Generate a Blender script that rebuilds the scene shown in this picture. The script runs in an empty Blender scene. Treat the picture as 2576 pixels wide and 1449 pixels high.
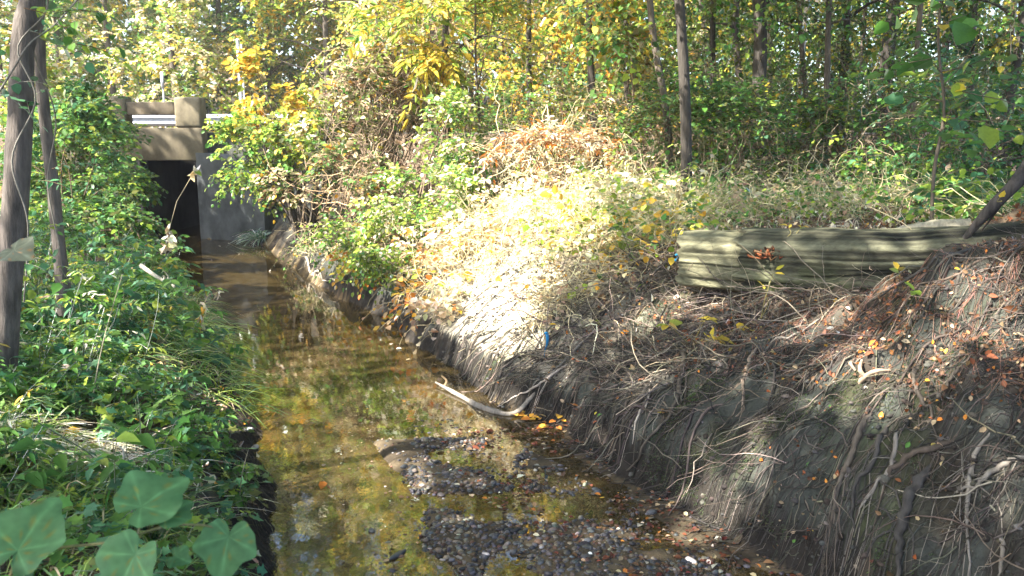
import bpy, math, random
import numpy as np
from mathutils import Vector

rng = np.random.default_rng(11)
random.seed(11)
SC = bpy.context.scene
COL = SC.collection

# ------------------------------------------------------------------ camera, sky, sun, exposure
FPX = 2100.0                      # focal length in units of a 2576 px wide frame
W0, H0 = 2576.0, 1449.0
PITCH = math.radians(9.83)
EYE = np.array([0.0, 0.0, 2.1])
cam = bpy.data.cameras.new('camera')
cam.sensor_width = 36.0
cam.lens = 36.0 * FPX / W0
cam.clip_start = 0.05
cam.clip_end = 2000
cam.dof.use_dof = True
cam.dof.focus_distance = 7.5
cam.dof.aperture_fstop = 5.6
camo = bpy.data.objects.new('camera', cam)
COL.objects.link(camo)
camo.location = EYE
camo.rotation_euler = (math.radians(90) - PITCH, 0, 0)
SC.camera = camo

SUN_AZ = math.radians(242)        # compass-like, clockwise from +Y : sun stands left and a little behind the camera
SUN_EL = math.radians(46)
SUN = np.array([math.sin(SUN_AZ) * math.cos(SUN_EL), math.cos(SUN_AZ) * math.cos(SUN_EL), math.sin(SUN_EL)])
world = bpy.data.worlds.new("World")
SC.world = world
world.use_nodes = True
wn = world.node_tree.nodes
sky = wn.new('ShaderNodeTexSky')
sky.sky_type = 'NISHITA'
sky.sun_disc = False
sky.sun_elevation = SUN_EL
sky.sun_rotation = SUN_AZ
sky.air_density = 1.0
sky.dust_density = 2.5
bg = wn['Background']
bg.inputs['Strength'].default_value = 0.12
world.node_tree.links.new(sky.outputs[0], bg.inputs['Color'])
sun = bpy.data.lights.new('sun', 'SUN')
sun.energy = 5.0
sun.angle = math.radians(0.5)
sun.color = (1.0, 0.93, 0.82)
suno = bpy.data.objects.new('sun', sun)
COL.objects.link(suno)
suno.rotation_euler = Vector(SUN.tolist()).to_track_quat('Z', 'Y').to_euler()

SC.view_settings.view_transform = 'Standard'
SC.view_settings.look = 'None'
SC.view_settings.exposure = 2.5
SC.view_settings.gamma = 1.0
cy = SC.cycles
cy.max_bounces = 7
cy.diffuse_bounces = 4
cy.glossy_bounces = 3
cy.transmission_bounces = 5
cy.transparent_max_bounces = 8
cy.use_denoising = True
cy.caustics_reflective = False
cy.caustics_refractive = False
cy.sample_clamp_indirect = 6.0

# ------------------------------------------------------------------ numpy helpers
def nrm(a):
    return a / np.maximum(np.linalg.norm(a, axis=-1, keepdims=True), 1e-9)

def ray(px, py):
    x = (px - W0 / 2) / FPX
    y = (H0 / 2 - py) / FPX
    c, s = math.cos(PITCH), math.sin(PITCH)
    return np.array([x, c + y * s, -s + y * c])

def at_y(px, py, Y):
    d = ray(px, py)
    return EYE + d * (Y / d[1])

def at_z(px, py, z=0.0):
    d = ray(px, py)
    return EYE + d * ((z - EYE[2]) / d[2])

_LAT = np.random.default_rng(5).random((64, 64, 64)).astype(np.float32)
def vnoise(p):
    """value noise in 0..1 for points (N,3)"""
    p = np.asarray(p, dtype=np.float64)
    i = np.floor(p).astype(int)
    f = p - i
    f = f * f * (3 - 2 * f)
    r = 0
    for a in (0, 1):
        for b in (0, 1):
            for c in (0, 1):
                w = (f[:, 0] if a else 1 - f[:, 0]) * (f[:, 1] if b else 1 - f[:, 1]) * (f[:, 2] if c else 1 - f[:, 2])
                r = r + w * _LAT[(i[:, 0] + a) & 63, (i[:, 1] + b) & 63, (i[:, 2] + c) & 63]
    return r

def fbm(x, y, z=0.0, s=1.0, o=4):
    p = np.stack([np.ravel(x) * s, np.ravel(y) * s, np.zeros(np.size(x)) + np.ravel(z)], 1)
    a, t, r = 0.5, 0.0, 0.0
    for k in range(o):
        r = r + a * vnoise(p + k * 17.3)
        t += a
        a *= 0.5
        p = p * 2.03
    return (r / t).reshape(np.shape(x))

def sstep(a, b, x):
    t = np.clip((x - a) / (b - a), 0, 1)
    return t * t * (3 - 2 * t)

# ------------------------------------------------------------------ object helpers
class Quad:
    """collects quads with a per-vertex colour, becomes ONE mesh"""
    def __init__(self):
        self.v, self.f, self.t, self.n = [], [], [], 0
    def add(self, v, f, t):
        v = np.asarray(v, float).reshape(-1, 3)
        t = np.broadcast_to(np.asarray(t, float), v.shape)
        self.v.append(v); self.t.append(np.array(t)); self.f.append(np.asarray(f).reshape(-1, 4) + self.n)
        self.n += len(v)
    def arrays(self):
        return np.concatenate(self.v), np.concatenate(self.f), np.concatenate(self.t)
    def build(self, name, mat, parent=None, smooth=False):
        v, f, t = self.arrays()
        return mesh_obj(name, v, f, mat, parent, t, smooth)

def origin(o):
    p = np.zeros(3)
    while o is not None:
        p = p + np.array(o.location)
        o = o.parent
    return p

def mesh_obj(name, v, f, mat, parent=None, tint=None, smooth=False):
    me = bpy.data.meshes.new(name)
    v = np.asarray(v, float)
    if parent is not None:
        v = v - origin(parent)
    if isinstance(f, np.ndarray):
        k = f.shape[1]
        me.vertices.add(len(v))
        me.vertices.foreach_set('co', v.astype(np.float32).ravel())
        me.loops.add(f.size)
        me.loops.foreach_set('vertex_index', f.astype(np.int32).ravel())
        me.polygons.add(len(f))
        me.polygons.foreach_set('loop_start', np.arange(0, f.size, k, dtype=np.int32))
        me.polygons.foreach_set('loop_total', np.full(len(f), k, dtype=np.int32))
        me.update(calc_edges=True)
    else:
        me.from_pydata([tuple(p) for p in v], [], [tuple(q) for q in f])
        me.update()
    if tint is not None:
        tint = np.broadcast_to(np.asarray(tint, float), (len(v), 3))
        a = me.attributes.new('tint', 'FLOAT_COLOR', 'POINT')
        a.data.foreach_set('color', np.concatenate([np.clip(tint, 0, 1), np.ones((len(v), 1))], 1).astype(np.float32).ravel())
    if smooth:
        me.polygons.foreach_set('use_smooth', np.ones(len(me.polygons), dtype=bool))
    me.materials.append(mat)
    o = bpy.data.objects.new(name, me)
    COL.objects.link(o)
    if parent is not None:
        o.parent = parent
    return o

def tag(o, label=None, cat=None, group=None, kind=None):
    if label: o['label'] = label
    if cat: o['category'] = cat
    if group: o['group'] = group
    if kind: o['kind'] = kind
    return o

def thing(name, label, cat, loc, group=None):
    o = bpy.data.objects.new(name, None)
    o.empty_display_size = 0.2
    COL.objects.link(o)
    o.location = tuple(float(q) for q in loc)
    return tag(o, label, cat, group)

# ------------------------------------------------------------------ materials
def new_mat(name):
    m = bpy.data.materials.new(name)
    m.use_nodes = True
    nt = m.node_tree
    nt.nodes.clear()
    out = nt.nodes.new('ShaderNodeOutputMaterial')
    return m, nt, out

def node(nt, kind, **kw):
    n = nt.nodes.new(kind)
    for k, v in kw.items():
        if k in n.inputs:
            n.inputs[k].default_value = v
        else:
            setattr(n, k, v)
    return n

def leaf_material(name, trans, rough, spec):
    m, nt, out = new_mat(name)
    L = nt.links.new
    at = node(nt, 'ShaderNodeAttribute', attribute_name='tint')
    tc = node(nt, 'ShaderNodeTexCoord')
    nz = node(nt, 'ShaderNodeTexNoise', Scale=55.0, Detail=2.0)
    L(tc.outputs['Object'], nz.inputs['Vector'])
    mr = node(nt, 'ShaderNodeMapRange'); mr.inputs['To Min'].default_value = 0.72; mr.inputs['To Max'].default_value = 1.28
    L(nz.outputs['Fac'], mr.inputs['Value'])
    vm = node(nt, 'ShaderNodeVectorMath', operation='SCALE')
    L(at.outputs['Color'], vm.inputs[0]); L(mr.outputs[0], vm.inputs['Scale'])
    df = node(nt, 'ShaderNodeBsdfDiffuse')
    tr = node(nt, 'ShaderNodeBsdfTranslucent')
    hs = node(nt, 'ShaderNodeHueSaturation', Saturation=1.0, Value=1.4)
    L(vm.outputs[0], df.inputs['Color']); L(vm.outputs[0], hs.inputs['Color']); L(hs.outputs[0], tr.inputs['Color'])
    mx = node(nt, 'ShaderNodeMixShader', Fac=trans)
    L(df.outputs[0], mx.inputs[1]); L(tr.outputs[0], mx.inputs[2])
    gl = node(nt, 'ShaderNodeBsdfGlossy', Roughness=rough)
    gl.inputs['Color'].default_value = (0.9, 0.95, 1.0, 1)
    fr = node(nt, 'ShaderNodeFresnel', IOR=1.42)
    mu = node(nt, 'ShaderNodeMath', operation='MULTIPLY'); mu.inputs[1].default_value = spec
    L(fr.outputs[0], mu.inputs[0])
    m2 = node(nt, 'ShaderNodeMixShader')
    L(mu.outputs[0], m2.inputs['Fac']); L(mx.outputs[0], m2.inputs[1]); L(gl.outputs[0], m2.inputs[2])
    L(m2.outputs[0], out.inputs['Surface'])
    return m

def tint_material(name, rough=0.8, scale=(12, 12, 12), bump=0.3, lo=0.55, hi=1.4, detail=6.0, dist=0.01):
    """tint attribute broken up by stretched noise, with bump: bark, soil, wood, stone"""
    m, nt, out = new_mat(name)
    L = nt.links.new
    at = node(nt, 'ShaderNodeAttribute', attribute_name='tint')
    tc = node(nt, 'ShaderNodeTexCoord')
    mp = node(nt, 'ShaderNodeMapping'); mp.inputs['Scale'].default_value = scale
    L(tc.outputs['Object'], mp.inputs['Vector'])
    nz = node(nt, 'ShaderNodeTexNoise', Scale=1.0, Detail=detail, Roughness=0.65)
    L(mp.outputs[0], nz.inputs['Vector'])
    mr = node(nt, 'ShaderNodeMapRange'); mr.inputs['From Min'].default_value = 0.3; mr.inputs['From Max'].default_value = 0.7
    mr.inputs['To Min'].default_value = lo; mr.inputs['To Max'].default_value = hi
    L(nz.outputs['Fac'], mr.inputs['Value'])
    vm = node(nt, 'ShaderNodeVectorMath', operation='SCALE')
    L(at.outputs['Color'], vm.inputs[0]); L(mr.outputs[0], vm.inputs['Scale'])
    bs = node(nt, 'ShaderNodeBsdfPrincipled', Roughness=rough)
    bs.inputs['Specular IOR Level'].default_value = 0.25
    L(vm.outputs[0], bs.inputs['Base Color'])
    bp = node(nt, 'ShaderNodeBump', Strength=bump, Distance=dist)
    L(nz.outputs['Fac'], bp.inputs['Height']); L(bp.outputs[0], bs.inputs['Normal'])
    L(bs.outputs[0], out.inputs['Surface'])
    return m

M_LEAF = leaf_material('leaf', 0.46, 0.45, 0.28)
M_GRASS = leaf_material('grass_blade', 0.40, 0.6, 0.08)
M_DRY = leaf_material('dry_leaf', 0.22, 0.55, 0.4)
M_BARK = tint_material('bark', 0.85, (28, 28, 5), 0.9, 0.45, 1.5, dist=0.02)
M_TWIG = tint_material('twig', 0.8, (40, 40, 40), 0.2, 0.7, 1.3)
M_SOIL = tint_material('soil', 0.9, (9, 9, 9), 0.9, 0.5, 1.45, 10.0, dist=0.03)
M_WOOD = tint_material('weathered_wood', 0.8, (2.2, 30, 30), 0.7, 0.5, 1.35, dist=0.02)
M_ROOT = tint_material('root_bark', 0.8, (30, 30, 8), 0.6, 0.55, 1.4, dist=0.01)
M_STONE = tint_material('stone', 0.42, (30, 30, 30), 0.3, 0.6, 1.4)
M_CONC = tint_material('concrete', 0.88, (2.2, 2.2, 1.5), 0.3, 0.35, 1.4, 10.0)
M_ASPH = tint_material('asphalt', 0.9, (60, 60, 60), 0.3, 0.8, 1.2)
M_METAL = tint_material('galvanised_metal', 0.45, (5, 5, 5), 0.02, 0.9, 1.08)
M_METAL.node_tree.nodes['Principled BSDF'].inputs['Metallic'].default_value = 0.35
M_PLASTIC = tint_material('plastic_film', 0.5, (30, 30, 30), 0.3, 0.85, 1.15)
M_SIGN = tint_material('sign_face', 0.5, (8, 8, 8), 0.02, 0.9, 1.1)

def water_material():
    m, nt, out = new_mat('creek_water')
    L = nt.links.new
    tc = node(nt, 'ShaderNodeTexCoord')
    mp = node(nt, 'ShaderNodeMapping'); mp.inputs['Scale'].default_value = (5, 3.2, 1)
    mp.inputs['Rotation'].default_value = (0, 0, math.radians(25))
    L(tc.outputs['Object'], mp.inputs['Vector'])
    n1 = node(nt, 'ShaderNodeTexNoise', Scale=1.0, Detail=3.0, Roughness=0.55, Distortion=0.6)
    n2 = node(nt, 'ShaderNodeTexNoise', Scale=6.0, Detail=2.0)
    L(mp.outputs[0], n1.inputs['Vector']); L(mp.outputs[0], n2.inputs['Vector'])
    ad = node(nt, 'ShaderNodeMath', operation='MULTIPLY_ADD'); ad.inputs[1].default_value = 0.18
    L(n2.outputs['Fac'], ad.inputs[0]); L(n1.outputs['Fac'], ad.inputs[2])
    bp = node(nt, 'ShaderNodeBump', Strength=0.055, Distance=0.02)
    L(ad.outputs[0], bp.inputs['Height'])
    tp = node(nt, 'ShaderNodeBsdfTransparent'); tp.inputs['Color'].default_value = (0.78, 0.64, 0.36, 1)
    df = node(nt, 'ShaderNodeBsdfDiffuse'); df.inputs['Color'].default_value = (0.125, 0.09, 0.035, 1)
    m0 = node(nt, 'ShaderNodeMixShader', Fac=0.34)
    L(tp.outputs[0], m0.inputs[1]); L(df.outputs[0], m0.inputs[2])
    gl = node(nt, 'ShaderNodeBsdfGlossy', Roughness=0.02)
    L(bp.outputs[0], gl.inputs['Normal'])
    fr = node(nt, 'ShaderNodeFresnel', IOR=2.3)
    L(bp.outputs[0], fr.inputs['Normal'])
    mx = node(nt, 'ShaderNodeMixShader')
    L(fr.outputs[0], mx.inputs['Fac']); L(m0.outputs[0], mx.inputs[1]); L(gl.outputs[0], mx.inputs[2])
    L(mx.outputs[0], out.inputs['Surface'])
    return m
M_WATER = water_material()

# ------------------------------------------------------------------ palettes (linear base colours)
GREEN = (0.085, 0.195, 0.040); DEEP = (0.045, 0.110, 0.028); TEAL = (0.070, 0.180, 0.088)
LIME = (0.25, 0.34, 0.05); YELL = (0.56, 0.42, 0.06); GOLD = (0.55, 0.32, 0.04)
ORAN = (0.46, 0.17, 0.03); RUST = (0.27, 0.085, 0.03); TAN = (0.40, 0.29, 0.18); BROWN = (0.13, 0.075, 0.04)
PALE = (0.70, 0.63, 0.49); STRAW = (0.58, 0.50, 0.31); OLIVE = (0.10, 0.12, 0.035); GREY = (0.19, 0.165, 0.135)  # PALE lightened so sunlit weeds look overexposed
def pick(pal, n, jit=0.25):
    c = np.array([p[0] for p in pal], float)
    w = np.array([p[1] for p in pal], float)
    t = c[rng.choice(len(pal), n, p=w / w.sum())]
    return t * np.exp(rng.normal(0, jit, (n, 1))) * np.exp(rng.normal(0, 0.06, (n, 3)))

# ------------------------------------------------------------------ terrain
RPX = [(665, 607), (700, 640), (760, 690), (850, 745), (960, 800), (1060, 880), (1150, 945), (1255, 1012), (1430, 1085),
       (1480, 1140), (1560, 1195), (1700, 1275), (1870, 1372), (2030, 1452)]
LPX = [(425, 607), (440, 660), (470, 720), (520, 800), (570, 900), (610, 1000), (655, 1130), (690, 1230), (702, 1330), (702, 1452)]
YH = 18.6                          # plane of the culvert headwall
RE = np.array([[at_z(492, 600)[0], 26.0]] + [[at_z(492, 600)[0], 18.7]] + [at_z(*p)[:2] for p in RPX] + [[2.5, 2.2], [3.2, -6.0]])
LE = np.array([[at_z(365, 600)[0], 26.0]] + [[at_z(365, 600)[0], 18.7]] + [at_z(*p)[:2] for p in LPX] + [[-0.55, 2.2], [0.9, -6.0]])

def sdist(P, poly, side):
    """signed distance (positive on the bank side) and the y of the nearest edge point"""
    best = np.full(len(P), 1e9); ye = np.zeros(len(P)); sg = np.ones(len(P))
    for a, b in zip(poly[:-1], poly[1:]):
        d = b - a
        t = np.clip(((P - a) @ d) / (d @ d), 0, 1)
        q = a + t[:, None] * d
        r = P - q
        ds = np.hypot(r[:, 0], r[:, 1])
        cr = d[0] * r[:, 1] - d[1] * r[:, 0]
        m = ds < best - 1e-9
        best = np.where(m, ds, best); ye = np.where(m, q[:, 1], ye); sg = np.where(m, np.sign(cr) * side, sg)
    return best * np.where(sg == 0, 1, sg), ye

def interp(y, ys, vs):
    return np.interp(y, ys, vs)

ROADZ = 2.34
def H(x, y, detail=True):
    sh = np.shape(x)
    P = np.stack([np.ravel(x), np.ravel(y)], 1).astype(float)
    X, Y = P[:, 0], P[:, 1]
    w = (fbm(X, Y, 3.1, 2.2, 3) - 0.5) * 0.22 * sstep(2, 5, Y + 3) + (fbm(X, Y, 13.0, 9.0, 3) - 0.5) * 0.10
    sr, yr = sdist(P, RE, 1)       # walking downstream (towards -y) the right bank is on the +cross side
    sl, yl = sdist(P, LE, -1)
    sr = sr + w; sl = sl - w
    # right bank
    ys = [2, 3.8, 5, 7, 10, 14, 18]
    s2 = interp(yr, ys, [1.25, 1.30, 1.45, 1.45, 1.6, 1.7, 1.6])
    z2 = interp(yr, ys, [1.75, 1.50, 1.12, 0.98, 1.0, 1.05, 1.2])
    toe = 0.10 + 0.22 * sstep(0.0, 0.10, sr)
    face = sstep(0, 1, np.clip(sr / s2, 0, 1) * 0.9 + 0.02) 
    zr = np.where(sr < 0, 0, np.minimum(0.17 * sstep(0.0, 0.14, sr) + (z2 - 0.17) * np.clip(sr / s2, 0, 1) ** 0.85, z2))
    zr = zr + 0.32 * sstep(0, 1.8, sr - s2) + 0.25 * sstep(0.5, 6, sr - s2)
    # left bank
    zl = 0.12 * sstep(0, 0.12, sl) + 0.42 * sstep(0.05, 0.75, sl) + 0.25 * sstep(0.6, 2.4, sl) + 0.35 * sstep(2, 7, sl)
    # bed
    wdt = np.maximum(-sr, 0) + np.maximum(-sl, 0)
    fr = np.clip(-sr / np.maximum(wdt, 0.1), 0, 1)     # 0 at the right edge, 1 at the left edge
    nb = fbm(X, Y, 9.0, 1.3, 4) - 0.5
    bar = sstep(6.4, 5.6, Y) * sstep(0.86, 0.58, fr)
    bed = -0.34 * sstep(0, 0.35, -sr) * sstep(0, 0.25, -sl) * (1 - 0.95 * bar) + nb * (0.10 - 0.05 * bar) - 0.02 + 0.018 * bar
    bed = np.minimum(bed + bar * 0.055 * np.clip((fbm(X, Y, 14, 2.6, 4) - .33) * 4, 0, 1) * sstep(.08, .3, fr), np.where(bar > 0.5, 0.03, -0.04))
    z = np.where(sr > 0, zr, np.where(sl > 0, zl, bed))
    if True:
        bank = np.clip(np.maximum(sr, sl) / 0.3, 0, 1)
        z = z + bank * ((fbm(X, Y, 1.7, 1.6, 4) - 0.5) * 0.26)
        z = z + bank * sstep(14, 9, Y) * ((fbm(X, Y, 4.4, 9.0, 3) - 0.5) * 0.10)
        ra = X * 0.99 - Y * 0.12; rb = X * 0.12 + Y * 0.99          # ribs and hollows running down the cut face
        rib = 1 - 2 * np.abs(fbm(ra * .55, rb * 1.5, 6.6, 2.6, 4) - .5) * 1.9
        z = z + np.clip(sr / .25, 0, 1) * sstep(2.2, 1.2, sr) * sstep(9, 7, Y) * ((rib - .6) * 0.15 + (fbm(X, Y, 23, 17, 2) - .5) * 0.05)
    # mounds
    for (cx, cyy, rx, ry, h) in MOUNDS:
        z = z + h * np.exp(-(((X - cx) / rx) ** 2 + ((Y - cyy) / ry) ** 2)) * np.clip(sr / 0.5, 0, 1)
    # road embankment
    dry = np.where(sr > sl, sstep(0.25, 1.3, sr), sstep(0.9, 2.6, sl))
    emb = sstep(16.6, 18.9, Y) * dry
    emb = np.maximum(emb, sstep(18.62, 18.9, Y))
    z = z * (1 - emb) + (ROADZ - 0.03) * emb
    far = sstep(25.5, 60, Y)
    z = z + far * (2.5 + (fbm(X, Y, 7, 0.1, 3) - 0.5) * 2)
    z = z + sstep(9, 40, X) * 2.0 * sstep(18, 14, Y)
    return z.reshape(sh)
MOUNDS = [(1.55, 5.75, 0.7, 0.3, -0.06), (2.55, 5.2, 0.55, 0.5, -0.17), (1.75, 7.35, 0.8, 0.45, 0.16), (0.3, 9.6, 1.3, 1.4, 0.25)]

def ground(px, py, tmax=40):
    d = ray(px, py)
    t = np.linspace(1.0, tmax, 1600)
    p = EYE + d * t[:, None]
    hit = np.nonzero(p[:, 2] < np.maximum(H(p[:, 0], p[:, 1]), 0.0))[0]
    return p[hit[0]] if len(hit) else p[-1]

def onground(x, y, dz=0.0):
    return np.array([x, y, float(H(np.array([x]), np.array([y]))[0]) + dz])

def axis(dense0, dense1, step, lo, hi, grow=1.12):
    a = list(np.arange(dense0, dense1, step))
    s, v = step, a[-1]
    while v < hi:
        s = min(s * grow, 25); v += s; a.append(v)
    s, v, b = step, a[0], []
    while v > lo:
        s = min(s * grow, 25); v -= s; b.append(v)
    return np.array(b[::-1] + a)

gx = axis(-2.2, 4.2, 0.025, -400, 400)
gy = axis(2.6, 8.6, 0.027, -40, 600, 1.035)
gy = gy[(gy < 18.25) | (gy > 19.0)]
gy = np.sort(np.concatenate([gy, [18.3, 18.45, 18.60, 18.62, 18.66, 18.75, 18.9, 19.0]]))
GX, GY = np.meshgrid(gx, gy)
GZ = H(GX, GY)
nx, ny = len(gx), len(gy)
V = np.stack([GX.ravel(), GY.ravel(), GZ.ravel()], 1)
ii = (np.arange(ny - 1)[:, None] * nx + np.arange(nx - 1)[None, :]).ravel()
F = np.stack([ii, ii + 1, ii + nx + 1, ii + nx], 1)
fc = V[F].mean(1)
bx0, bx1 = LE[1, 0], RE[1, 0]
F = F[~((fc[:, 0] > bx0 - 0.9) & (fc[:, 0] < bx1 + 0.2) & (fc[:, 1] > YH + 0.002) & (fc[:, 1] < 25.2))]
P2 = V[:, :2]
sr, _ = sdist(P2, RE, 1)
sl, _ = sdist(P2, LE, -1)
n1 = fbm(V[:, 0], V[:, 1], 2, 1.7, 4); n2 = fbm(V[:, 0], V[:, 1], 5, 5.0, 4); n3 = fbm(V[:, 0] + V[:, 2], V[:, 1], 8, 0.9, 3)
clay = np.array((0.046, 0.050, 0.043)); loam = np.array((0.034, 0.027, 0.021)); moss = np.array((0.05, 0.068, 0.025))
litt = np.array((0.12, 0.085, 0.055)); sand = np.array((0.30, 0.225, 0.12)); wet = np.array((0.020, 0.017, 0.014))
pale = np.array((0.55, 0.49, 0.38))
def mixc(a, b, t):
    return a + (b - a) * np.clip(t, 0, 1)[:, None]
T = mixc(np.tile(clay, (len(V), 1)), loam, sstep(0.45, 0.62, n2))
T = mixc(T, moss, 0.6 * sstep(0.57, 0.72, n1 * .7 + n2 * .3) * (sr > 0) * (V[:, 2] < 1.3))
T = mixc(T, pale, np.exp(-(((V[:, 0] + 0.05) / 1.0) ** 2 + ((V[:, 1] - 7.7) / 1.4) ** 2)) * (sr > 0.15))  # pool of sun painted into the soil as a pale oval
flat = np.where(sr > 0, sstep(1.1, 1.5, sr), sstep(0.2, 0.7, sl))
T = mixc(T, litt, flat * 0.85)
T = mixc(T, wet, (V[:, 2] < 0.20 + 0.1 * n2) * 1.0 * ((sr > -0.03) | (sl > -0.03)))
inw = (sr <= -0.03) & (sl <= -0.03)
deep_ = sstep(-.06, -.22, V[:, 2])[inw]
T[inw] = mixc(np.tile(sand, (inw.sum(), 1)), np.array((0.11, 0.075, 0.035)), sstep(0.42, 0.62, n2[inw]))
T[inw] = mixc(T[inw], np.array((0.075, 0.052, 0.02)), deep_ * .85)
T[inw] = mixc(T[inw], np.array((0.045, 0.036, 0.026)), sstep(-.03, .0, V[:, 2])[inw] * .85)
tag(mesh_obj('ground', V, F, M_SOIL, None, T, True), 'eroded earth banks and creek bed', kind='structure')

# water: one sheet, clipped to the creek's own strip
wx = np.linspace(-9, 5, 120); wy = np.concatenate([np.linspace(-6, 9, 60), np.linspace(9.3, 25, 50)])
WX, WY = np.meshgrid(wx, wy)
wv = np.stack([WX.ravel(), WY.ravel(), np.zeros(WX.size)], 1)
ii = (np.arange(len(wy) - 1)[:, None] * len(wx) + np.arange(len(wx) - 1)[None, :]).ravel()
wf = np.stack([ii, ii + 1, ii + len(wx) + 1, ii + len(wx)], 1)
a1, _ = sdist(wv[:, :2], RE, 1); a2, _ = sdist(wv[:, :2], LE, -1)
ok = (np.maximum(a1, a2) < 0.45)
wf = wf[ok[wf].all(1)]
tag(mesh_obj('water', wv, wf, M_WATER), 'still brown creek water reflecting the trees', kind='structure')

# ------------------------------------------------------------------ boxes, tubes, leaves
BOXF = np.array([[0, 1, 3, 2], [4, 6, 7, 5], [0, 4, 5, 1], [2, 3, 7, 6], [0, 2, 6, 4], [1, 5, 7, 3]])
def box(Q, x0, x1, y0, y1, z0, z1, t):
    Q.add(np.array([[x, y, z] for x in (x0, x1) for y in (y0, y1) for z in (z0, z1)]), BOXF, t)

def bevel_box(name, x0, x1, y0, y1, z0, z1, mat, parent, t, b=0.02):
    Q = Quad(); box(Q, x0, x1, y0, y1, z0, z1, t)
    o = Q.build(name, mat, parent)
    m = o.modifiers.new('bevel', 'BEVEL'); m.width = b; m.segments = 2
    return o

def tubes(Q, paths, rad, k=3, tint=(0.2, 0.15, 0.1), rough=0.0):
    paths = np.asarray(paths, float); N, Mn, _ = paths.shape
    rad = np.broadcast_to(np.asarray(rad, float), (N, Mn))
    Tn = nrm(np.gradient(paths, axis=1))
    mean = nrm(paths[:, -1] - paths[:, 0] + 1e-6)
    ref = np.where(np.abs(mean[:, 2:3]) > 0.8, np.array([[1.0, 0.1, 0]]), np.array([[0.05, 0.1, 1.0]]))
    sd = nrm(np.cross(Tn, np.repeat(ref[:, None, :], Mn, 1)))
    up = np.cross(sd, Tn)
    a = np.linspace(0, 2 * math.pi, k, endpoint=False)
    r = rad[:, :, None] * np.ones(k)
    if rough:
        zz = np.arange(Mn)[None, :, None] * 0.35 + np.arange(N)[:, None, None] * 7.7
        aa = a[None, None, :] + 0 * zz
        nn = fbm(np.cos(aa) * 1.3 + zz * 0.2, np.sin(aa) * 1.3 + zz, 2.0, 2.0, 3)
        r = r * (1 + rough * (nn - 0.5) * 2)
    v = paths[:, :, None, :] + r[..., None] * (np.cos(a)[None, None, :, None] * sd[:, :, None, :] + np.sin(a)[None, None, :, None] * up[:, :, None, :])
    idx = np.arange(N * Mn * k).reshape(N, Mn, k)
    A = idx[:, :-1, :]; B = np.roll(A, -1, 2); D = idx[:, 1:, :]; C = np.roll(D, -1, 2)
    f = np.stack([A, B, C, D], -1).reshape(-1, 4)
    t = np.broadcast_to(np.asarray(tint, float), (N, 3)) if np.ndim(tint) > 1 else np.tile(np.asarray(tint, float), (N, 1))
    Q.add(v.reshape(-1, 3), f, np.repeat(t, Mn * k, 0))

def paths(P, D, L, n=6, wig=0.25, droop=0.0):
    """random-walk twig paths: starts P (N,3), directions D, lengths L"""
    N = len(P)
    d = nrm(np.asarray(D, float))
    L = np.broadcast_to(np.asarray(L, float), (N,))
    out = [np.asarray(P, float)]
    for k in range(n - 1):
        d = nrm(d + rng.normal(0, wig, (N, 3)) + np.array([0, 0, -droop]))
        out.append(out[-1] + d * (L / (n - 1))[:, None])
    return np.stack(out, 1)

def smooth_path(pts, n):
    pts = np.asarray(pts, float)
    m = len(pts)
    s = np.concatenate([[0], np.cumsum(np.linalg.norm(np.diff(pts, axis=0), axis=1))])
    u = np.linspace(0, s[-1], n)
    # Catmull-Rom
    out = []
    for q in u:
        i = int(np.clip(np.searchsorted(s, q) - 1, 0, m - 2))
        t = (q - s[i]) / max(s[i + 1] - s[i], 1e-9)
        p0, p1, p2, p3 = pts[max(i - 1, 0)], pts[i], pts[i + 1], pts[min(i + 2, m - 1)]
        out.append(0.5 * (2 * p1 + (p2 - p0) * t + (2 * p0 - 5 * p1 + 4 * p2 - p3) * t * t + (3 * p1 - p0 - 3 * p2 + p3) * t ** 3))
    return np.array(out)

# leaf templates: u along the leaf, v across, w out of plane
OVAL = (np.array([[0, 0, 0], [.28, .36, .10], [.68, .30, .08], [1, 0, -.06], [.68, -.30, .08], [.28, -.36, .10]]), np.array([[0, 3, 2, 1], [0, 5, 4, 3]]))
NARROW = (np.array([[0, 0, 0], [.3, .16, .05], [.65, .13, .03], [1, 0, -.12], [.65, -.13, .03], [.3, -.16, .05]]), np.array([[0, 3, 2, 1], [0, 5, 4, 3]]))
LANCE = (np.array([[0, 0, 0], [.24, .27, .07], [.62, .20, .04], [1, 0, -.16], [.62, -.20, .04], [.24, -.27, .07]]), np.array([[0, 3, 2, 1], [0, 5, 4, 3]]))
DIAM = (np.array([[0, 0, 0], [.45, .34, .06], [1, 0, 0], [.45, -.34, .06]]), np.array([[0, 3, 2, 1]]))
CURL = (np.array([[0, 0, 0], [.3, .30, .22], [.65, .26, .20], [1, 0, .10], [.65, -.26, .26], [.3, -.30, .18]]), np.array([[0, 3, 2, 1], [0, 5, 4, 3]]))
LOBE = (np.array([[0, 0, 0], [.05, .34, .05], [.36, .24, .02], [.46, .55, .08], [.66, .22, .0], [1, 0, -.05], [.66, -.22, 0], [.46, -.55, .08], [.36, -.24, .02], [.05, -.34, .05], [.36, 0, 0], [.66, 0, 0]]),
        np.array([[0, 10, 2, 1], [10, 11, 4, 2], [2, 4, 3, 3], [11, 5, 4, 4], [0, 9, 8, 10], [8, 6, 11, 10], [8, 7, 6, 6], [11, 6, 5, 5]]))
LOBE = (LOBE[0], np.array([[0, 10, 2, 1], [10, 4, 3, 2], [10, 5, 4, 4], [0, 9, 8, 10], [10, 8, 7, 6], [10, 6, 5, 5]])[[0, 1, 3, 4]])
# the tip quad pair of a lobed leaf
LOBE = (LOBE[0], np.concatenate([LOBE[1], np.array([[10, 6, 5, 4]])]))

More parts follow.
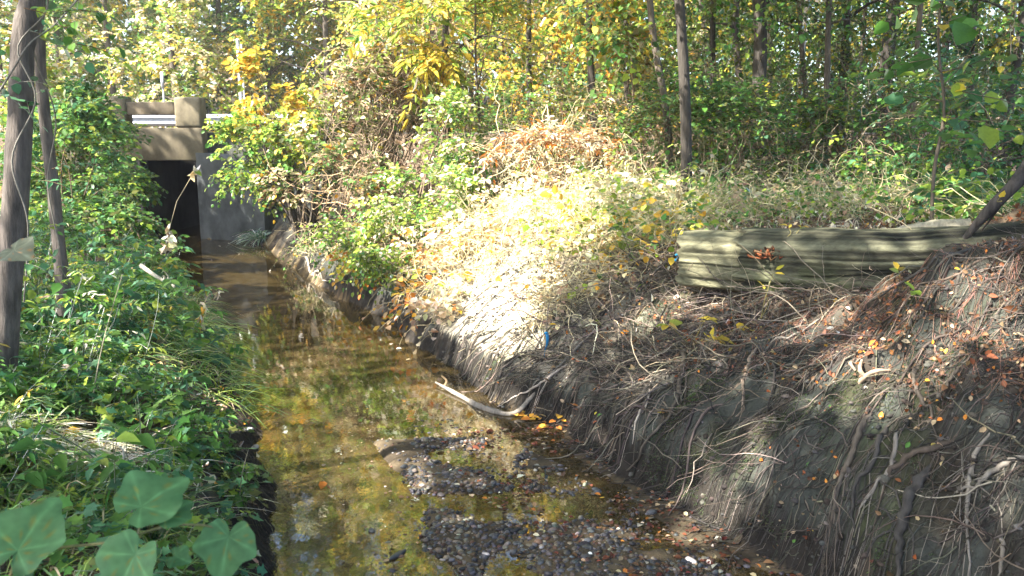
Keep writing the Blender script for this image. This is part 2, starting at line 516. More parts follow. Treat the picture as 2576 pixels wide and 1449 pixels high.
def add_leaves(Q, P, ax, nm, size, tint, shape=OVAL):
    N = len(P)
    ax = nrm(ax)
    nm = nrm(nm - ax * np.sum(nm * ax, 1, keepdims=True) + 1e-6)
    sd = np.cross(nm, ax)
    tv, tf = shape
    size = np.broadcast_to(np.asarray(size, float), (N,))[:, None, None]
    v = P[:, None, :] + size * (tv[None, :, 0:1] * ax[:, None, :] + tv[None, :, 1:2] * sd[:, None, :] + tv[None, :, 2:3] * nm[:, None, :])
    f = (np.arange(N)[:, None, None] * len(tv) + tf[None]).reshape(-1, 4)
    Q.add(v.reshape(-1, 3), f, np.repeat(tint, len(tv), 0))

def sprays(Ql, Qt, P, D, L, m, ls, pal, droop=0.3, shape=OVAL, twig_r=0.003, twig_t=BROWN, jit=0.22, fwd=0.55, flat=0.35, tint=None):
    """leafy twigs: each has m leaves set alternately along it"""
    N = len(P)
    if N == 0: return
    P = np.asarray(P, float); D = nrm(np.asarray(D, float)); L = np.broadcast_to(np.asarray(L, float), (N,))
    s = np.linspace(0.12, 1.0, m)
    pos = P[:, None] + D[:, None] * (L[:, None] * s)[..., None]
    pos[..., 2] -= droop * L[:, None] * s ** 2
    tan = np.repeat(D[:, None], m, 1).copy(); tan[..., 2] -= 2 * droop * s
    tan = nrm(tan)
    n0 = nrm(np.array([0, 0, 1.0]) + rng.normal(0, flat, (N, 3)))
    side = nrm(np.cross(tan, np.repeat(n0[:, None], m, 1)))
    sg = np.where((np.arange(m) % 2) == 0, 1.0, -1.0)[None, :, None] * (1 + rng.normal(0, 0.15, (N, m, 1)))
    tip = (np.arange(m) == m - 1)[None, :, None]
    axl = np.where(tip, tan, fwd * tan + side * sg * 0.9) + rng.normal(0, 0.18, (N, m, 3)) + np.array([0, 0, -0.15])
    nml = np.repeat(n0[:, None], m, 1) + rng.normal(0, 0.35, (N, m, 3))
    base = pick(pal, N, 0.2) if tint is None else tint
    t = np.repeat(base[:, None], m, 1).reshape(-1, 3)
    own = pick(pal, N * m, jit)
    t = np.where(rng.random((N * m, 1)) < 0.45, own, t) * np.exp(rng.normal(0, jit * 0.6, (N * m, 1)))
    sz = ls * np.exp(rng.normal(0, 0.22, N * m))
    add_leaves(Ql, pos.reshape(-1, 3), axl.reshape(-1, 3), nml.reshape(-1, 3), sz, t, shape)
    if Qt is not None:
        s4 = np.linspace(0, 1, 4)
        pp = P[:, None] + D[:, None] * (L[:, None] * s4)[..., None]
        pp[..., 2] -= droop * L[:, None] * s4 ** 2
        tubes(Qt, pp, np.array([twig_r, twig_r * .8, twig_r * .6, twig_r * .3]), 3, np.array(twig_t) * np.exp(rng.normal(0, .25, (N, 1))))

def blades(Q, P, D, L, w, pal, droop=0.8, jit=0.25):
    """grass blades: bent tapering strips"""
    N = len(P)
    D = nrm(D); L = np.broadcast_to(np.asarray(L, float), (N,)); w = np.broadcast_to(np.asarray(w, float), (N,))
    s = np.linspace(0, 1, 5)
    pos = P[:, None] + D[:, None] * (L[:, None] * s)[..., None]
    hd = nrm(D * np.array([1, 1, 0]) + 1e-6)
    pos = pos + hd[:, None] * (droop * 0.5 * L[:, None] * s ** 2)[..., None]
    pos[..., 2] -= droop * 0.75 * L[:, None] * s ** 2.2
    sd = nrm(np.cross(hd, np.array([0, 0, 1.0])) + rng.normal(0, .25, (N, 3)))
    ww = (w[:, None] * np.array([.7, 1, .85, .5, .05]))[..., None]
    v = np.stack([pos + sd[:, None] * ww, pos - sd[:, None] * ww], 2)      # N,5,2,3
    idx = np.arange(N * 10).reshape(N, 5, 2)
    f = np.stack([idx[:, :-1, 0], idx[:, :-1, 1], idx[:, 1:, 1], idx[:, 1:, 0]], -1).reshape(-1, 4)
    Q.add(v.reshape(-1, 3), f, np.repeat(pick(pal, N, jit), 10, 0))

def ball(n, shell=0.6):
    d = nrm(rng.normal(0, 1, (n, 3)))
    r = rng.random(n) ** (1 / 3.0)
    r = shell * np.maximum(r, 0.55 + 0.45 * rng.random(n)) + (1 - shell) * r
    return d * r[:, None]

def clumped(n, c, rad, k, spread=0.33):
    """points gathered in k uneven clumps inside an ellipsoid"""
    cc = ball(k, 0.7)
    w = rng.random(k) ** 1.5 + 0.15
    i = rng.choice(k, n, p=w / w.sum())
    q = cc[i] + ball(n, 0.2) * spread * (0.6 + 0.8 * rng.random(k))[i][:, None]
    return np.asarray(c) + q * np.asarray(rad), cc * np.asarray(rad) + np.asarray(c)

# ==================================================================================================
#                                           STRUCTURES
# ==================================================================================================
Q = Quad(); box(Q, -160, 160, 19.05, 25.0, ROADZ - 0.4, ROADZ, (0.06, 0.06, 0.06))
tag(Q.build('road', M_ASPH), 'asphalt road crossing over the culvert', kind='structure')

conc = (0.20, 0.172, 0.12); cgrey = (0.10, 0.10, 0.095)
px2x = lambda px, Y: at_y(px, 400, Y)[0]
zz = lambda py, Y: at_y(400, py, Y)[2]
cul = thing('culvert', 'low concrete road culvert with parapet and dark opening over the creek', 'culvert', (px2x(430, YH), YH, 0))
xr = px2x(513, YH); xo0 = px2x(352, YH); xo1 = px2x(491, YH); xl = px2x(150, YH)
zs = zz(404, YH); zd = zz(321, YH)
def carr(name, x0, x1, y0, y1, z0, z1, t, b=0.02, lab=None):
    o = bevel_box(name, x0, x1, y0, y1, z0, z1, M_CONC, cul, t, b)
    if lab: o['label'] = lab
    return o
carr('headwall', xl, xr, YH, YH + 0.35, zs, zd, conc, 0.02)
carr('abutment', xl, xo0, YH + 0.004, YH + 0.4, -0.5, zs - 0.002, cgrey)
carr('abutment', xo1, xo1 + 0.5, YH + 0.01, YH + 0.4, -0.5, zs - 0.002, cgrey)
carr('parapet_post', px2x(446, YH), xr, YH - 0.02, YH + 0.37, zd + 0.002, zz(244, YH), (0.22, 0.19, 0.13), 0.05)
carr('parapet_post', px2x(268, YH), px2x(325, YH), YH - 0.02, YH + 0.37, zd + 0.002, zz(241, YH), conc, 0.05)
carr('parapet_rail', px2x(325, YH) + 0.002, px2x(446, YH) - 0.002, YH + 0.03, YH + 0.27, zz(289, YH), zz(256, YH), (0.17, 0.14, 0.10), 0.02)
carr('parapet_rail', px2x(150, YH), px2x(268, YH) - 0.002, YH + 0.03, YH + 0.27, zz(289, YH), zz(256, YH), (0.17, 0.14, 0.10), 0.02)
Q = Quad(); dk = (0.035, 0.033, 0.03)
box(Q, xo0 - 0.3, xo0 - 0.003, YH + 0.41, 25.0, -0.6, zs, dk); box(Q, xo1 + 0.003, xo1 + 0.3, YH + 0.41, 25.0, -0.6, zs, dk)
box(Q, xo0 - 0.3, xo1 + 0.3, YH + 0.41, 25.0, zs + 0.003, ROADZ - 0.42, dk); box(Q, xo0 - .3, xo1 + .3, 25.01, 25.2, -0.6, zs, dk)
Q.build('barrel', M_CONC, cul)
# flared wing wall with a sloping top
a0 = np.array([xo1 + 0.02, YH - 0.01]); a1 = np.array([at_z(668, 609)[0], at_z(668, 609)[1]])
dv = nrm((a1 - a0)[None])[0]; nv = np.array([-dv[1], dv[0]]) * 0.3
hts = [zz(384, YH - .1), zz(384, YH - .1) * 0.985, zz(440, a1[1]), zz(470, a1[1])]
us = [0, 0.35, 0.85, 1.0]
wv_, wf_ = [], []
for u, h in zip(us, hts):
    p = a0 + (a1 - a0) * u
    for off in (0, 1):
        q = p + nv * off
        wv_ += [(q[0], q[1], -0.6), (q[0], q[1], h)]
for i in range(3):
    b = i * 4; c = b + 4
    wf_ += [(b, c, c + 1, b + 1), (b + 2, b + 3, c + 3, c + 2), (b + 1, c + 1, c + 3, b + 3)]
wf_ += [(0, 1, 3, 2), (12, 14, 15, 13)]
o = mesh_obj('wing_wall', np.array(wv_), wf_, M_CONC, cul, (0.085, 0.095, 0.10))  # the wall's shade is put into its dark blue-grey colour
o['label'] = 'shade-tinted blue-grey flared wing wall beside the dark opening'

# guardrail on the far side of the road
gr = thing('guardrail', 'pale galvanised guardrail along the far side of the road', 'guardrail', (-8, 25.3, ROADZ))
prof = np.array([(0, .155), (-.035, .12), (-.075, .085), (-.075, .06), (-.01, .02), (-.01, -.02), (-.075, -.06), (-.075, -.085), (-.035, -.12), (0, -.155)])
gz = zz(303, 25.3)
gxs = np.linspace(px2x(120, 25.3), px2x(800, 25.3), 12)
v = np.array([[x, 25.3 + p[0], gz + p[1] * 1.15] for x in gxs for p in prof]); m = len(prof)
f = np.array([[i * m + j, (i + 1) * m + j, (i + 1) * m + j + 1, i * m + j + 1] for i in range(len(gxs) - 1) for j in range(m - 1)])
o = mesh_obj('rail_beam', v, f, M_METAL, gr, (0.34, 0.365, 0.41))
sm = o.modifiers.new('thick', 'SOLIDIFY'); sm.thickness = 0.006
for x in gxs[::2]:
    bevel_box('post', x - 0.05, x + 0.05, 25.31, 25.45, ROADZ - 0.2, gz + 0.2, M_WOOD, gr, (0.22, 0.17, 0.12), 0.01)

def pole(px, py0, Y, w, label, cat, name, col, cap=True):
    x = px2x(px, Y); z0 = float(H(np.array([x]), np.array([Y]))[0]) - 0.1; z1 = zz(py0, Y)
    t = thing(name, label, cat, (x, Y, z0))
    Q = Quad(); tubes(Q, [[(x, Y, z0), (x, Y, z0 + (z1 - z0) * .5), (x, Y, z1)]], w, 10, col)
    Q.build('shaft', M_PLASTIC, t, True)
    return t, x, z0, z1
t, x, z0, z1 = pole(614, 102, 27.0, 0.05, 'white utility pole with conduit standing beyond the road', 'utility pole', 'utility_pole', (0.5, 0.52, 0.56))
Q = Quad(); tubes(Q, [[(x + .13, 26.95, z0), (x + .13, 26.95, z1 - .6), (x + .13, 26.95, z1 - .12)]], 0.03, 8, (0.5, 0.52, 0.56)); Q.build('conduit', M_PLASTIC, t, True)
Q = Quad(); tubes(Q, [[(x, 27, z1), (x, 27, z1 + .03), (x, 27, z1 + .06)]], [[.06, .06, .02]], 10, (.5, .52, .55)); Q.build('cap', M_METAL, t, True)
t, x, z0, z1 = pole(423, 180, 26.0, 0.028, 'thin grey marker post rising behind the parapet', 'post', 'marker_post', (0.55, 0.57, 0.60))
Q = Quad(); box(Q, x - .045, x + .045, 25.955, 25.965, z1 - .5, z1 - .02, (.5, .53, .58)); Q.build('plate', M_METAL, t)

# small yellow board half hidden on the embankment
Y = 17.9; x0, x1 = px2x(700, Y), px2x(757, Y); z0, z1 = zz(393, Y), zz(341, Y)
bd = thing('marker_board', 'small orange-yellow board with a pale patch half hidden in the shrub', 'board', ((x0 + x1) / 2, Y, 0.9))
bevel_box('panel', x0, x1, Y, Y + .02, z0, z1, M_SIGN, bd, (0.66, 0.36, 0.07), 0.004)
bevel_box('pale_patch', x0 + .27, x0 + .42, Y - .006, Y - .002, z0 + .2, z0 + .36, M_SIGN, bd, (0.75, 0.75, 0.78), 0.001)
bevel_box('post', (x0 + x1) / 2 - .03, (x0 + x1) / 2 + .03, Y + .022, Y + .08, 0.8, z1 - .03, M_WOOD, bd, (0.22, .17, .12), .006)

# ==================================================================================================
#                                           TREES
# ==================================================================================================
def trunk_path(base, h, lean, n=12, wig=0.06):
    s = np.linspace(0, 1, n)
    p = np.stack([base[0] + lean[0] * s, base[1] + lean[1] * s, base[2] + h * s], 1)
    wob = np.cumsum(rng.normal(0, wig, (n, 2)), 0) * s[:, None]
    p[:, :2] += wob
    return p

def tree(name, label, cat, base, h, r0, lean=(0, 0), crowns=(), bark=(0.10, 0.085, 0.07), group=None, limbs=5, pts=None, k=9, leaf=0.09,
         stub=0, wig=0.05, shape=OVAL, taper=0.25, twig_t=BROWN):
    base = np.asarray(base, float)
    t = thing(name, label, cat, base, group)
    Qt = Quad()
    p = smooth_path(pts, 28) if pts is not None else smooth_path(trunk_path(base - np.array([0, 0, .15]), h, lean, 8, wig), 22)
    n = len(p)
    r = r0 * (1 - (1 - taper) * np.linspace(0, 1, n)) * (1 + 0.5 * np.exp(-np.linspace(0, 1, n) * 28))
    tubes(Qt, p[None], r[None], k, bark, 0.18)
    Ql = Quad()
    for cr in crowns:
        c = np.asarray(cr['c'], float); rad = np.asarray(cr['r'], float); ns = cr['n']
        P, cc = clumped(ns, c, rad, cr.get('k', 9), cr.get('spread', 0.36))
        if 'keep' in cr:
            P = P[cr['keep'](P)]
        D = nrm((P - c) / rad + rng.normal(0, 0.5, P.shape) + np.array([0, 0, cr.get('up', 0.15)]))
        sprays(Ql, Qt if cr.get('twigs', True) else None, P, D, cr.get('L', 0.45) * (0.6 + 0.8 * rng.random(len(P))), cr.get('m', 7), cr.get('leaf', leaf), cr['pal'],
               cr.get('droop', 0.3), shape, 0.004, twig_t)
        for q in cc[:limbs]:
            i = int(np.clip(np.searchsorted(p[:, 2], q[2] - np.hypot(*(q - p[0])[:2]) * 0.5), 2, n - 2))
            mid = p[i] * 0.5 + q * 0.5 + np.array([0, 0, 0.12]) + rng.normal(0, .08, 3)
            lp = smooth_path([p[i], mid, q], 7)
            rr = min(r[i] * 0.6, 0.05)
            tubes(Qt, lp[None], np.linspace(rr, 0.006, 7)[None], 5, bark)
    if stub:
        i = rng.integers(4, n - 2, stub)
        D = rng.normal(0, 1, (stub, 3)) * np.array([1, 1, .4]) + np.array([0, 0, .4])
        tubes(Qt, paths(p[i], D, 0.3 + rng.random(stub) * 0.8, 6, .3), np.linspace(.012, .003, 6)[None], 4, bark)
    Qt.build('trunk', M_BARK, t, True)
    if Ql.n: Ql.build('crown', M_LEAF, t)
    return t, p

# ---- light gaps: where the photograph shows sun on the ground, the canopy stays open
E1 = nrm(np.cross(SUN, np.array([0, 0, 1.0]))[None])[0]; E2 = np.cross(E1, SUN)
GAPS = [(960, 560, .9), (1080, 500, 1.3), (1240, 480, 1.6), (1350, 580, 1.1), (1480, 500, 1.4), (1600, 470, 1.0), (1270, 690, .75), (1290, 790, .5), (1215, 850, .33),
        (1240, 930, .22), (1160, 640, .5), (1330, 690, .55), (1440, 640, .5), (900, 610, .5), (1130, 400, 1.2), (1500, 420, 1.2), (1720, 500, .8), (1110, 985, .22), (1180, 1000, .16), (1050, 975, .18),
        (1230, 880, .3), (1320, 850, .3),
        (1800, 660, .17), (1850, 690, .13), (2190, 632, .09), (2040, 482, .4), (2220, 478, .5), (2340, 525, .35), (1950, 472, .45), (2440, 560, .15), (1780, 780, .22), (1700, 760, .2),
        (1900, 1165, .16), (1830, 1270, .13), (1770, 1220, .08), (2190, 930, .17), (2140, 880, .11), (2080, 820, .16), (2270, 1020, .10), (2440, 735, .22), (2540, 830, .18), (2360, 880, .13),
        (1990, 850, .10), (1640, 960, .12), (1450, 1040, .14), (1340, 1080, .14), (1290, 1020, .12), (1540, 900, .14), (1620, 820, .15), (2560, 1130, .08), (2000, 1010, .07),
        (130, 1130, .34), (40, 1140, .3), (220, 1150, .22), (270, 1170, .12), (360, 680, .3), (300, 620, .25), (480, 700, .2), (160, 560, .5), (1700, 1350, .09), (1750, 1300, .06), (1350, 1290, .08), (1190, 1120, .12),
        (590, 960, .10), (100, 1250, .08), (430, 640, .2), (1600, 1130, .08), (1420, 960, .12)]
gp = []
for a, b, r in GAPS:
    g = ground(a, b); gp.append((g @ E1, g @ E2, r * (1.35 if a > 1600 and b > 780 else 1.0)))
for a, b, Yg, r in ((1060, 470, 10.6, .95), (940, 570, 10.3, .7), (1130, 330, 13, 1.0), (1300, 420, 10.5, 1.2), (1450, 450, 9.5, 1.1), (1250, 560, 9, .9), (1350, 640, 8.2, .6), (700, 350, 14.8, 1.3), (640, 260, 15.5, 1.0),
                    (960, 300, 14.6, 1.1), (850, 250, 15, 1.0), (480, 285, YH, .30), (400, 270, YH, .22), (430, 365, YH, .26), (1400, 385, 11.2, .9), (1150, 560, 9.3, .8)):
    g = at_y(a, b, Yg); gp.append((g @ E1, g @ E2, r))
gp = np.array(gp)
def shaded(P, sc=1.0):
    u = P @ E1; w = P @ E2
    k = np.ones(len(P), bool)
    for a, b, r in gp:
        ang = np.arctan2(w - b, u - a)
        rr = r * sc * (1 + 0.18 * np.sin(3 * ang + a * 7) + 0.13 * np.sin(5 * ang + b * 9))
        k &= np.hypot(u - a, w - b) > rr
    return k

# ---- canopy leaves added along the sun rays to cast shade, given to tall trees
def canopy_points():
    n = 1850
    gxy = np.stack([rng.uniform(-8.5, 11, n), rng.uniform(0.5, 20.5, n)], 1)
    g = np.stack([gxy[:, 0], gxy[:, 1], np.full(n, 1.0)], 1)
    keep = ~((g[:, 1] > 11.5) & (g[:, 1] < 16.4) & (g[:, 0] < 0))
    keep &= ~((g[:, 1] > 16.4) & (g[:, 0] > -4.2))
    keep &= ~((g[:, 0] < -1.0) & (g[:, 1] < 9) & (rng.random(n) < 0.58))
    keep &= ~((g[:, 0] > 3.5) & (g[:, 1] > 8) & (rng.random(n) < 0.35))
    g = g[keep]
    zt = rng.uniform(7.0, 11.5, len(g))
    return g + SUN * ((zt - 1.0) / SUN[2])[:, None]
CP = canopy_points()
pA = [at_y(-8, 1010, 4.5), at_y(12, 820, 4.5), at_y(30, 600, 4.5), at_y(48, 350, 4.5), at_y(58, 100, 4.55), at_y(66, -120, 4.6), (-2.9, 4.7, 5.0), (-3.1, 4.5, 8.2), (-3.3, 4.3, 11)]
pB = [at_y(164, 790, 6.2), at_y(158, 720, 6.2), at_y(136, 500, 6.25), at_y(108, 250, 6.3), at_y(96, 60, 6.3), at_y(88, -120, 6.3), (-3.9, 6.2, 5.2), (-4.2, 6.0, 8), (-4.5, 5.8, 10.5)]
HOST = [('creekside_tree', 'thick ridged grey-brown trunk leaning on the left bank', pA, .066, 12),
        ('creekside_tree', 'slender dark trunk leaning beside the thick ridged trunk', pB, .044, 10),
        ('added_shade_tree', 'unseen tall tree left of the creek added to shade the near bank', [(-7.5, 0.5, .9), (-7.4, .6, 4), (-7.2, .6, 8), (-7.0, .6, 11)], .16, 10),  # unseen trees from here on, added for the shade they cast
        ('added_shade_tree', 'unseen tall tree added for shade on the left bank between the slender trunk and the road', [(-9.5, 8, 1.0), (-9.4, 8, 4), (-9.2, 8.1, 8), (-9.0, 8.1, 11)], .15, 10),
        ('added_shade_tree', 'unseen tall tree added for shade behind the viewer over the left bank', [(-3.0, -3.0, .9), (-3.0, -3.0, 4), (-2.9, -2.9, 8), (-2.8, -2.8, 11)], .15, 10),
        ('added_shade_tree', 'unseen tall tree added for shade on the right bank behind the viewer', [(4.8, 1.0, 2.0), (4.8, 1.0, 5), (4.7, 1.1, 8), (4.6, 1.2, 11)], .14, 10)]
tops = np.array([np.asarray(h[2][-2])[:2] for h in HOST])
own = np.argmin(np.hypot(CP[:, None, 0] - tops[None, :, 0], CP[:, None, 1] - tops[None, :, 1]), 1)
for i, (nm_, lab, pts, r0, k) in enumerate(HOST):
    base = np.asarray(pts[0], float)
    t = thing(nm_, lab, 'tree', base, 'tall trees shading the creek')
    Qt, Ql = Quad(), Quad()
    p = smooth_path(pts, 60)
    r = r0 * (1 - .6 * np.linspace(0, 1, 60)) * (1 + .55 * np.exp(-np.linspace(0, 1, 60) * 45))
    tubes(Qt, p[None], r[None], 22, (0.105, 0.09, 0.08), 0.20)
    C = CP[own == i]
    n = 64
    P = (C[:, None] + ball(len(C) * n, .2).reshape(len(C), n, 3) * np.array([.85, .85, .5])).reshape(-1, 3)
    P = P[shaded(P)]
    P = P[P[:, 2] > 5.2]
    if len(P):
        add_leaves(Ql, P, rng.normal(0, 1, P.shape) + np.array([0, 0, -.3]), rng.normal(0, .5, P.shape) + np.array([0, 0, 1]), .17 * np.exp(rng.normal(0, .2, len(P))), pick([(GREEN, 3), (LIME, 3), (YELL, 2)], len(P)), OVAL)
        for q in C[::5]:
            j = int(np.clip(np.searchsorted(p[:, 2], q[2] - np.hypot(*(q - p[-1])[:2]) * .45), 38, 57))
            lp = smooth_path([p[j], p[j] * .5 + q * .5 + np.array([0, 0, .3]), q], 8)
            if shaded(lp[3:], .8).all():
                tubes(Qt, lp[None], np.linspace(.035, .008, 8)[None], 5, (0.10, .085, .07))
    Qt.build('trunk', M_BARK, t, True)
    if Ql.n: Ql.build('crown', M_LEAF, t)

# ---- palettes for the woods
P_SUNNY = [(LIME, 6), (YELL, 2.5), (GREEN, 1.5), (STRAW, 3), (PALE, 3)]  # PALE and STRAW put hazy sun glow into the leaf colours
P_GREEN = [(GREEN, 5), (LIME, 2), (DEEP, 2), (TEAL, 1), (OLIVE, 2)]
P_YELL = [(YELL, 3), (GOLD, .7), (LIME, 5), (GREEN, 1.5), (STRAW, 1)]
P_GOLD = [(GOLD, 3), (ORAN, .8), (YELL, 3), (LIME, 4)]
P_DIM = [(GREEN, 3), (OLIVE, 3), (LIME, 2), (DEEP, 2), (YELL, 1)]
P_DRY = [(TAN, 3), (BROWN, 2), (OLIVE, 2), (STRAW, 2), (GOLD, 1)]

# ---- far trees behind the road, in full sun
G_FAR = 'sunlit trees beyond the road'
far = [  # px, Y, height, crown radius, palette, label
    (20, 30, 11, 3.2, P_SUNNY, 'pale yellow-green tree behind the thick ridged trunk'),
    (170, 33, 12, 3.2, P_GREEN, 'green tree filling the gap beside the slender trunk'),
    (300, 31, 12, 2.8, P_SUNNY, 'pale sunlit tree above the left end of the parapet'),
    (455, 29, 11, 2.4, P_SUNNY, 'thin straight tree with pale crown just right of the marker post'),
    (560, 31, 12, 2.6, P_GREEN, 'green leafy tree left of the white utility pole'),
    (690, 30, 12, 2.6, P_SUNNY, 'bright pale tree right of the white utility pole'),
    (830, 29, 12, 2.7, P_YELL, 'golden yellow tree above the right end of the guardrail'),
    (960, 31, 12, 2.8, P_SUNNY, 'pale lime tree behind the brown vine tangle'),
    (1100, 27, 12, 2.8, P_YELL, 'yellow tree above the dark bare trunk'),
    (1260, 30, 13, 3.0, P_SUNNY, 'tall pale green tree above the sunlit mound'),
    (1420, 26, 12, 2.8, P_GOLD, 'orange and gold tree above the weedy slope'),
]
for px, Y, h, cr, pal, lab in far:
    x = px2x(px, Y); b = onground(x, Y)
    tree('roadside_tree', lab, 'tree', b, h + 3, .11, (rng.normal(0, .3), 0),
         [dict(c=b + np.array([0, 0, 2.2]), r=(cr, 1.4, 2.4), n=560, k=22, pal=pal, m=8, L=.5, leaf=.135, spread=.3),
          dict(c=b + np.array([0, 0, h * .86]), r=(cr * 1.1, 2.0, h * .58), n=800, k=20, pal=pal, m=8, L=.6, leaf=.17)],
         group=G_FAR, limbs=6, stub=4)
# far-off wood behind them: reads as one mass
Ql = Quad(); Qt = Quad()
n = 11500
P = np.stack([rng.uniform(-34, 14, n), rng.uniform(36, 48, n), np.zeros(n)], 1)
P[:, 2] = H(P[:, 0], P[:, 1]) + rng.random(n) ** .8 * 13
sprays(Ql, None, P, rng.normal(0, 1, P.shape), .8, 7, .31, P_SUNNY + [(DEEP, 2)], .3)
n = 22
P = np.stack([rng.uniform(-34, 14, n), rng.uniform(36, 48, n), np.zeros(n)], 1); P[:, 2] = H(P[:, 0], P[:, 1])
tubes(Qt, paths(P, np.tile([0, 0, 1.0], (n, 1)), 12, 8, .06), np.linspace(.14, .05, 8)[None], 5, (.16, .13, .1))
v1, f1, t1 = Ql.arrays(); 
Qt.add(v1, f1, t1)
tag(Qt.build('woods', M_LEAF), 'far sunlit wood behind the road', 'woods', kind='stuff')

# ---- woods on the right bank: trunks one can tell apart
G_R = 'trees in the shaded wood on the right bank'
right = [  # px at top, px at base, base py guess via Y, Y, r, label, crown palette, n
    (1688, 1732, 9.6, .066, 'dark leaning trunk behind the left end of the log', P_DIM, 150),
    (1630, 1690, 11.2, .05, 'thin leafy trunk leaning left of the dark leaning trunk', P_DIM, 150),
    (1132, 1136, 15.0, .075, 'dark bare trunk rising from the green vines of the mound', P_YELL, 170),
    (1200, 1198, 14.2, .022, 'slim pole-like sapling beside the dark bare trunk', P_YELL, 70),
    (960, 968, 16.0, .06, 'dark trunk inside the brown vine tangle', P_SUNNY, 120),
    (1480, 1500, 13.5, .06, 'vine-wrapped trunk behind the orange leaves of the mound', P_GOLD, 220),
    (1885, 1925, 12.5, .11, 'thick dark trunk hung with bright green vine', P_GREEN, 260),
    (1990, 2040, 14.0, .045, 'narrow trunk in the dark gap right of the vine-hung trunk', P_DIM, 90),
    (2060, 2072, 13.0, .05, 'straight narrow trunk in the middle of the dark gap', P_DIM, 90),
    (2098, 2112, 15.0, .09, 'broad blackish trunk at the back of the dark gap', P_DIM, 120),
    (2225, 2215, 16.0, .14, 'stout grey-brown trunk far back between the sapling and dark gap', P_DIM, 140),
    (2150, 2140, 17.0, .05, 'pale slim trunk far back beside the stout trunk', P_SUNNY, 90),
    (2290, 2300, 12.0, .04, 'slim grey trunk close behind the broad-leaved sapling', P_DIM, 110),
    (2420, 2425, 14.0, .06, 'mossy trunk behind the right side of the broad-leaved sapling', P_GREEN, 200),
    (2520, 2535, 12.0, .07, 'dim trunk at the far right end of the wood', P_DIM, 220),
    (1780, 1800, 14.5, .06, 'greyish trunk between the leaning trunk and vine-hung trunk', P_DIM, 180),
    (1570, 1585, 16.0, .06, 'slender trunk under the glowing yellow leaves', P_YELL, 220),
    (1330, 1345, 17.0, .06, 'light trunk behind the pale weeds of the mound', P_YELL, 200),
    (1840, 1852, 19.0, .08, 'distant dark trunk left of the vine-hung trunk', P_SUNNY, 200),
    (2360, 2350, 19.0, .09, 'distant trunk behind the slim grey trunk', P_SUNNY, 200),
]
for pt, pb, Y, r0, lab, pal, n in right:
    xb = px2x(pb, Y); b = onground(xb, Y)
    ztop = zz(0, Y)
    xt = px2x(pt, Y)
    k_ = (xt - xb) / max(ztop - b[2], .5)
    h = 9.0 + rng.random() * 3
    pts = [b - np.array([0, 0, .2]), b + np.array([k_ * 1.0 + rng.normal(0, .04), 0, 1.0]), b + np.array([k_ * 2.2 + rng.normal(0, .05), 0, 2.2]),
           b + np.array([k_ * 3.6, 0, 3.6]), b + np.array([k_ * 6, .1, 6.0]), b + np.array([k_ * 7, .2, h])]
    tree('woodland_tree', lab, 'tree', b, h, r0, crowns=[
        dict(c=b + np.array([k_ * 2.6, 0, 3.2]), r=(1.3, .9, 1.3), n=int(n * 1.1), k=12, pal=pal, m=7, L=.4, leaf=.075, spread=.3),
        dict(c=b + np.array([k_ * 6, 0, h * .74]), r=(1.9, 1.6, 2.6), n=int(n * 1.5), k=12, pal=pal, m=7, L=.5, leaf=.10)],
        group=G_R, limbs=5, pts=pts, k=10, bark=(0.058, .051, .044) if r0 > .05 else (.12, .10, .08), stub=5)

# filler wood further back on the right: one mass behind the trunks
Ql = Quad(); Qt = Quad()
n = 17000
P = np.stack([rng.uniform(1, 30, n), rng.uniform(20, 30, n), np.zeros(n)], 1)
P[:, 2] = H(P[:, 0], P[:, 1]) + rng.random(n) ** 1.1 * 9
sprays(Ql, None, P, rng.normal(0, 1, P.shape), .5, 7, .14, [(GREEN, 3), (OLIVE, 3), (LIME, 3), (DEEP, 2), (TEAL, 1), (YELL, 1)], .3)
n = 34
P = np.stack([rng.uniform(1, 28, n), rng.uniform(17, 30, n), np.zeros(n)], 1); P[:, 2] = H(P[:, 0], P[:, 1])
tubes(Qt, paths(P, np.tile([0, 0, 1.0], (n, 1)) + rng.normal(0, .08, (n, 3)), 9, 8, .08), np.linspace(.07, .03, 8)[None] , 5, (.13, .115, .09))
v1, f1, t1 = Ql.arrays(); Qt.add(v1, f1, t1)
tag(Qt.build('woods', M_LEAF), 'dim wood deep behind the trunks of the right bank', 'woods', kind='stuff')

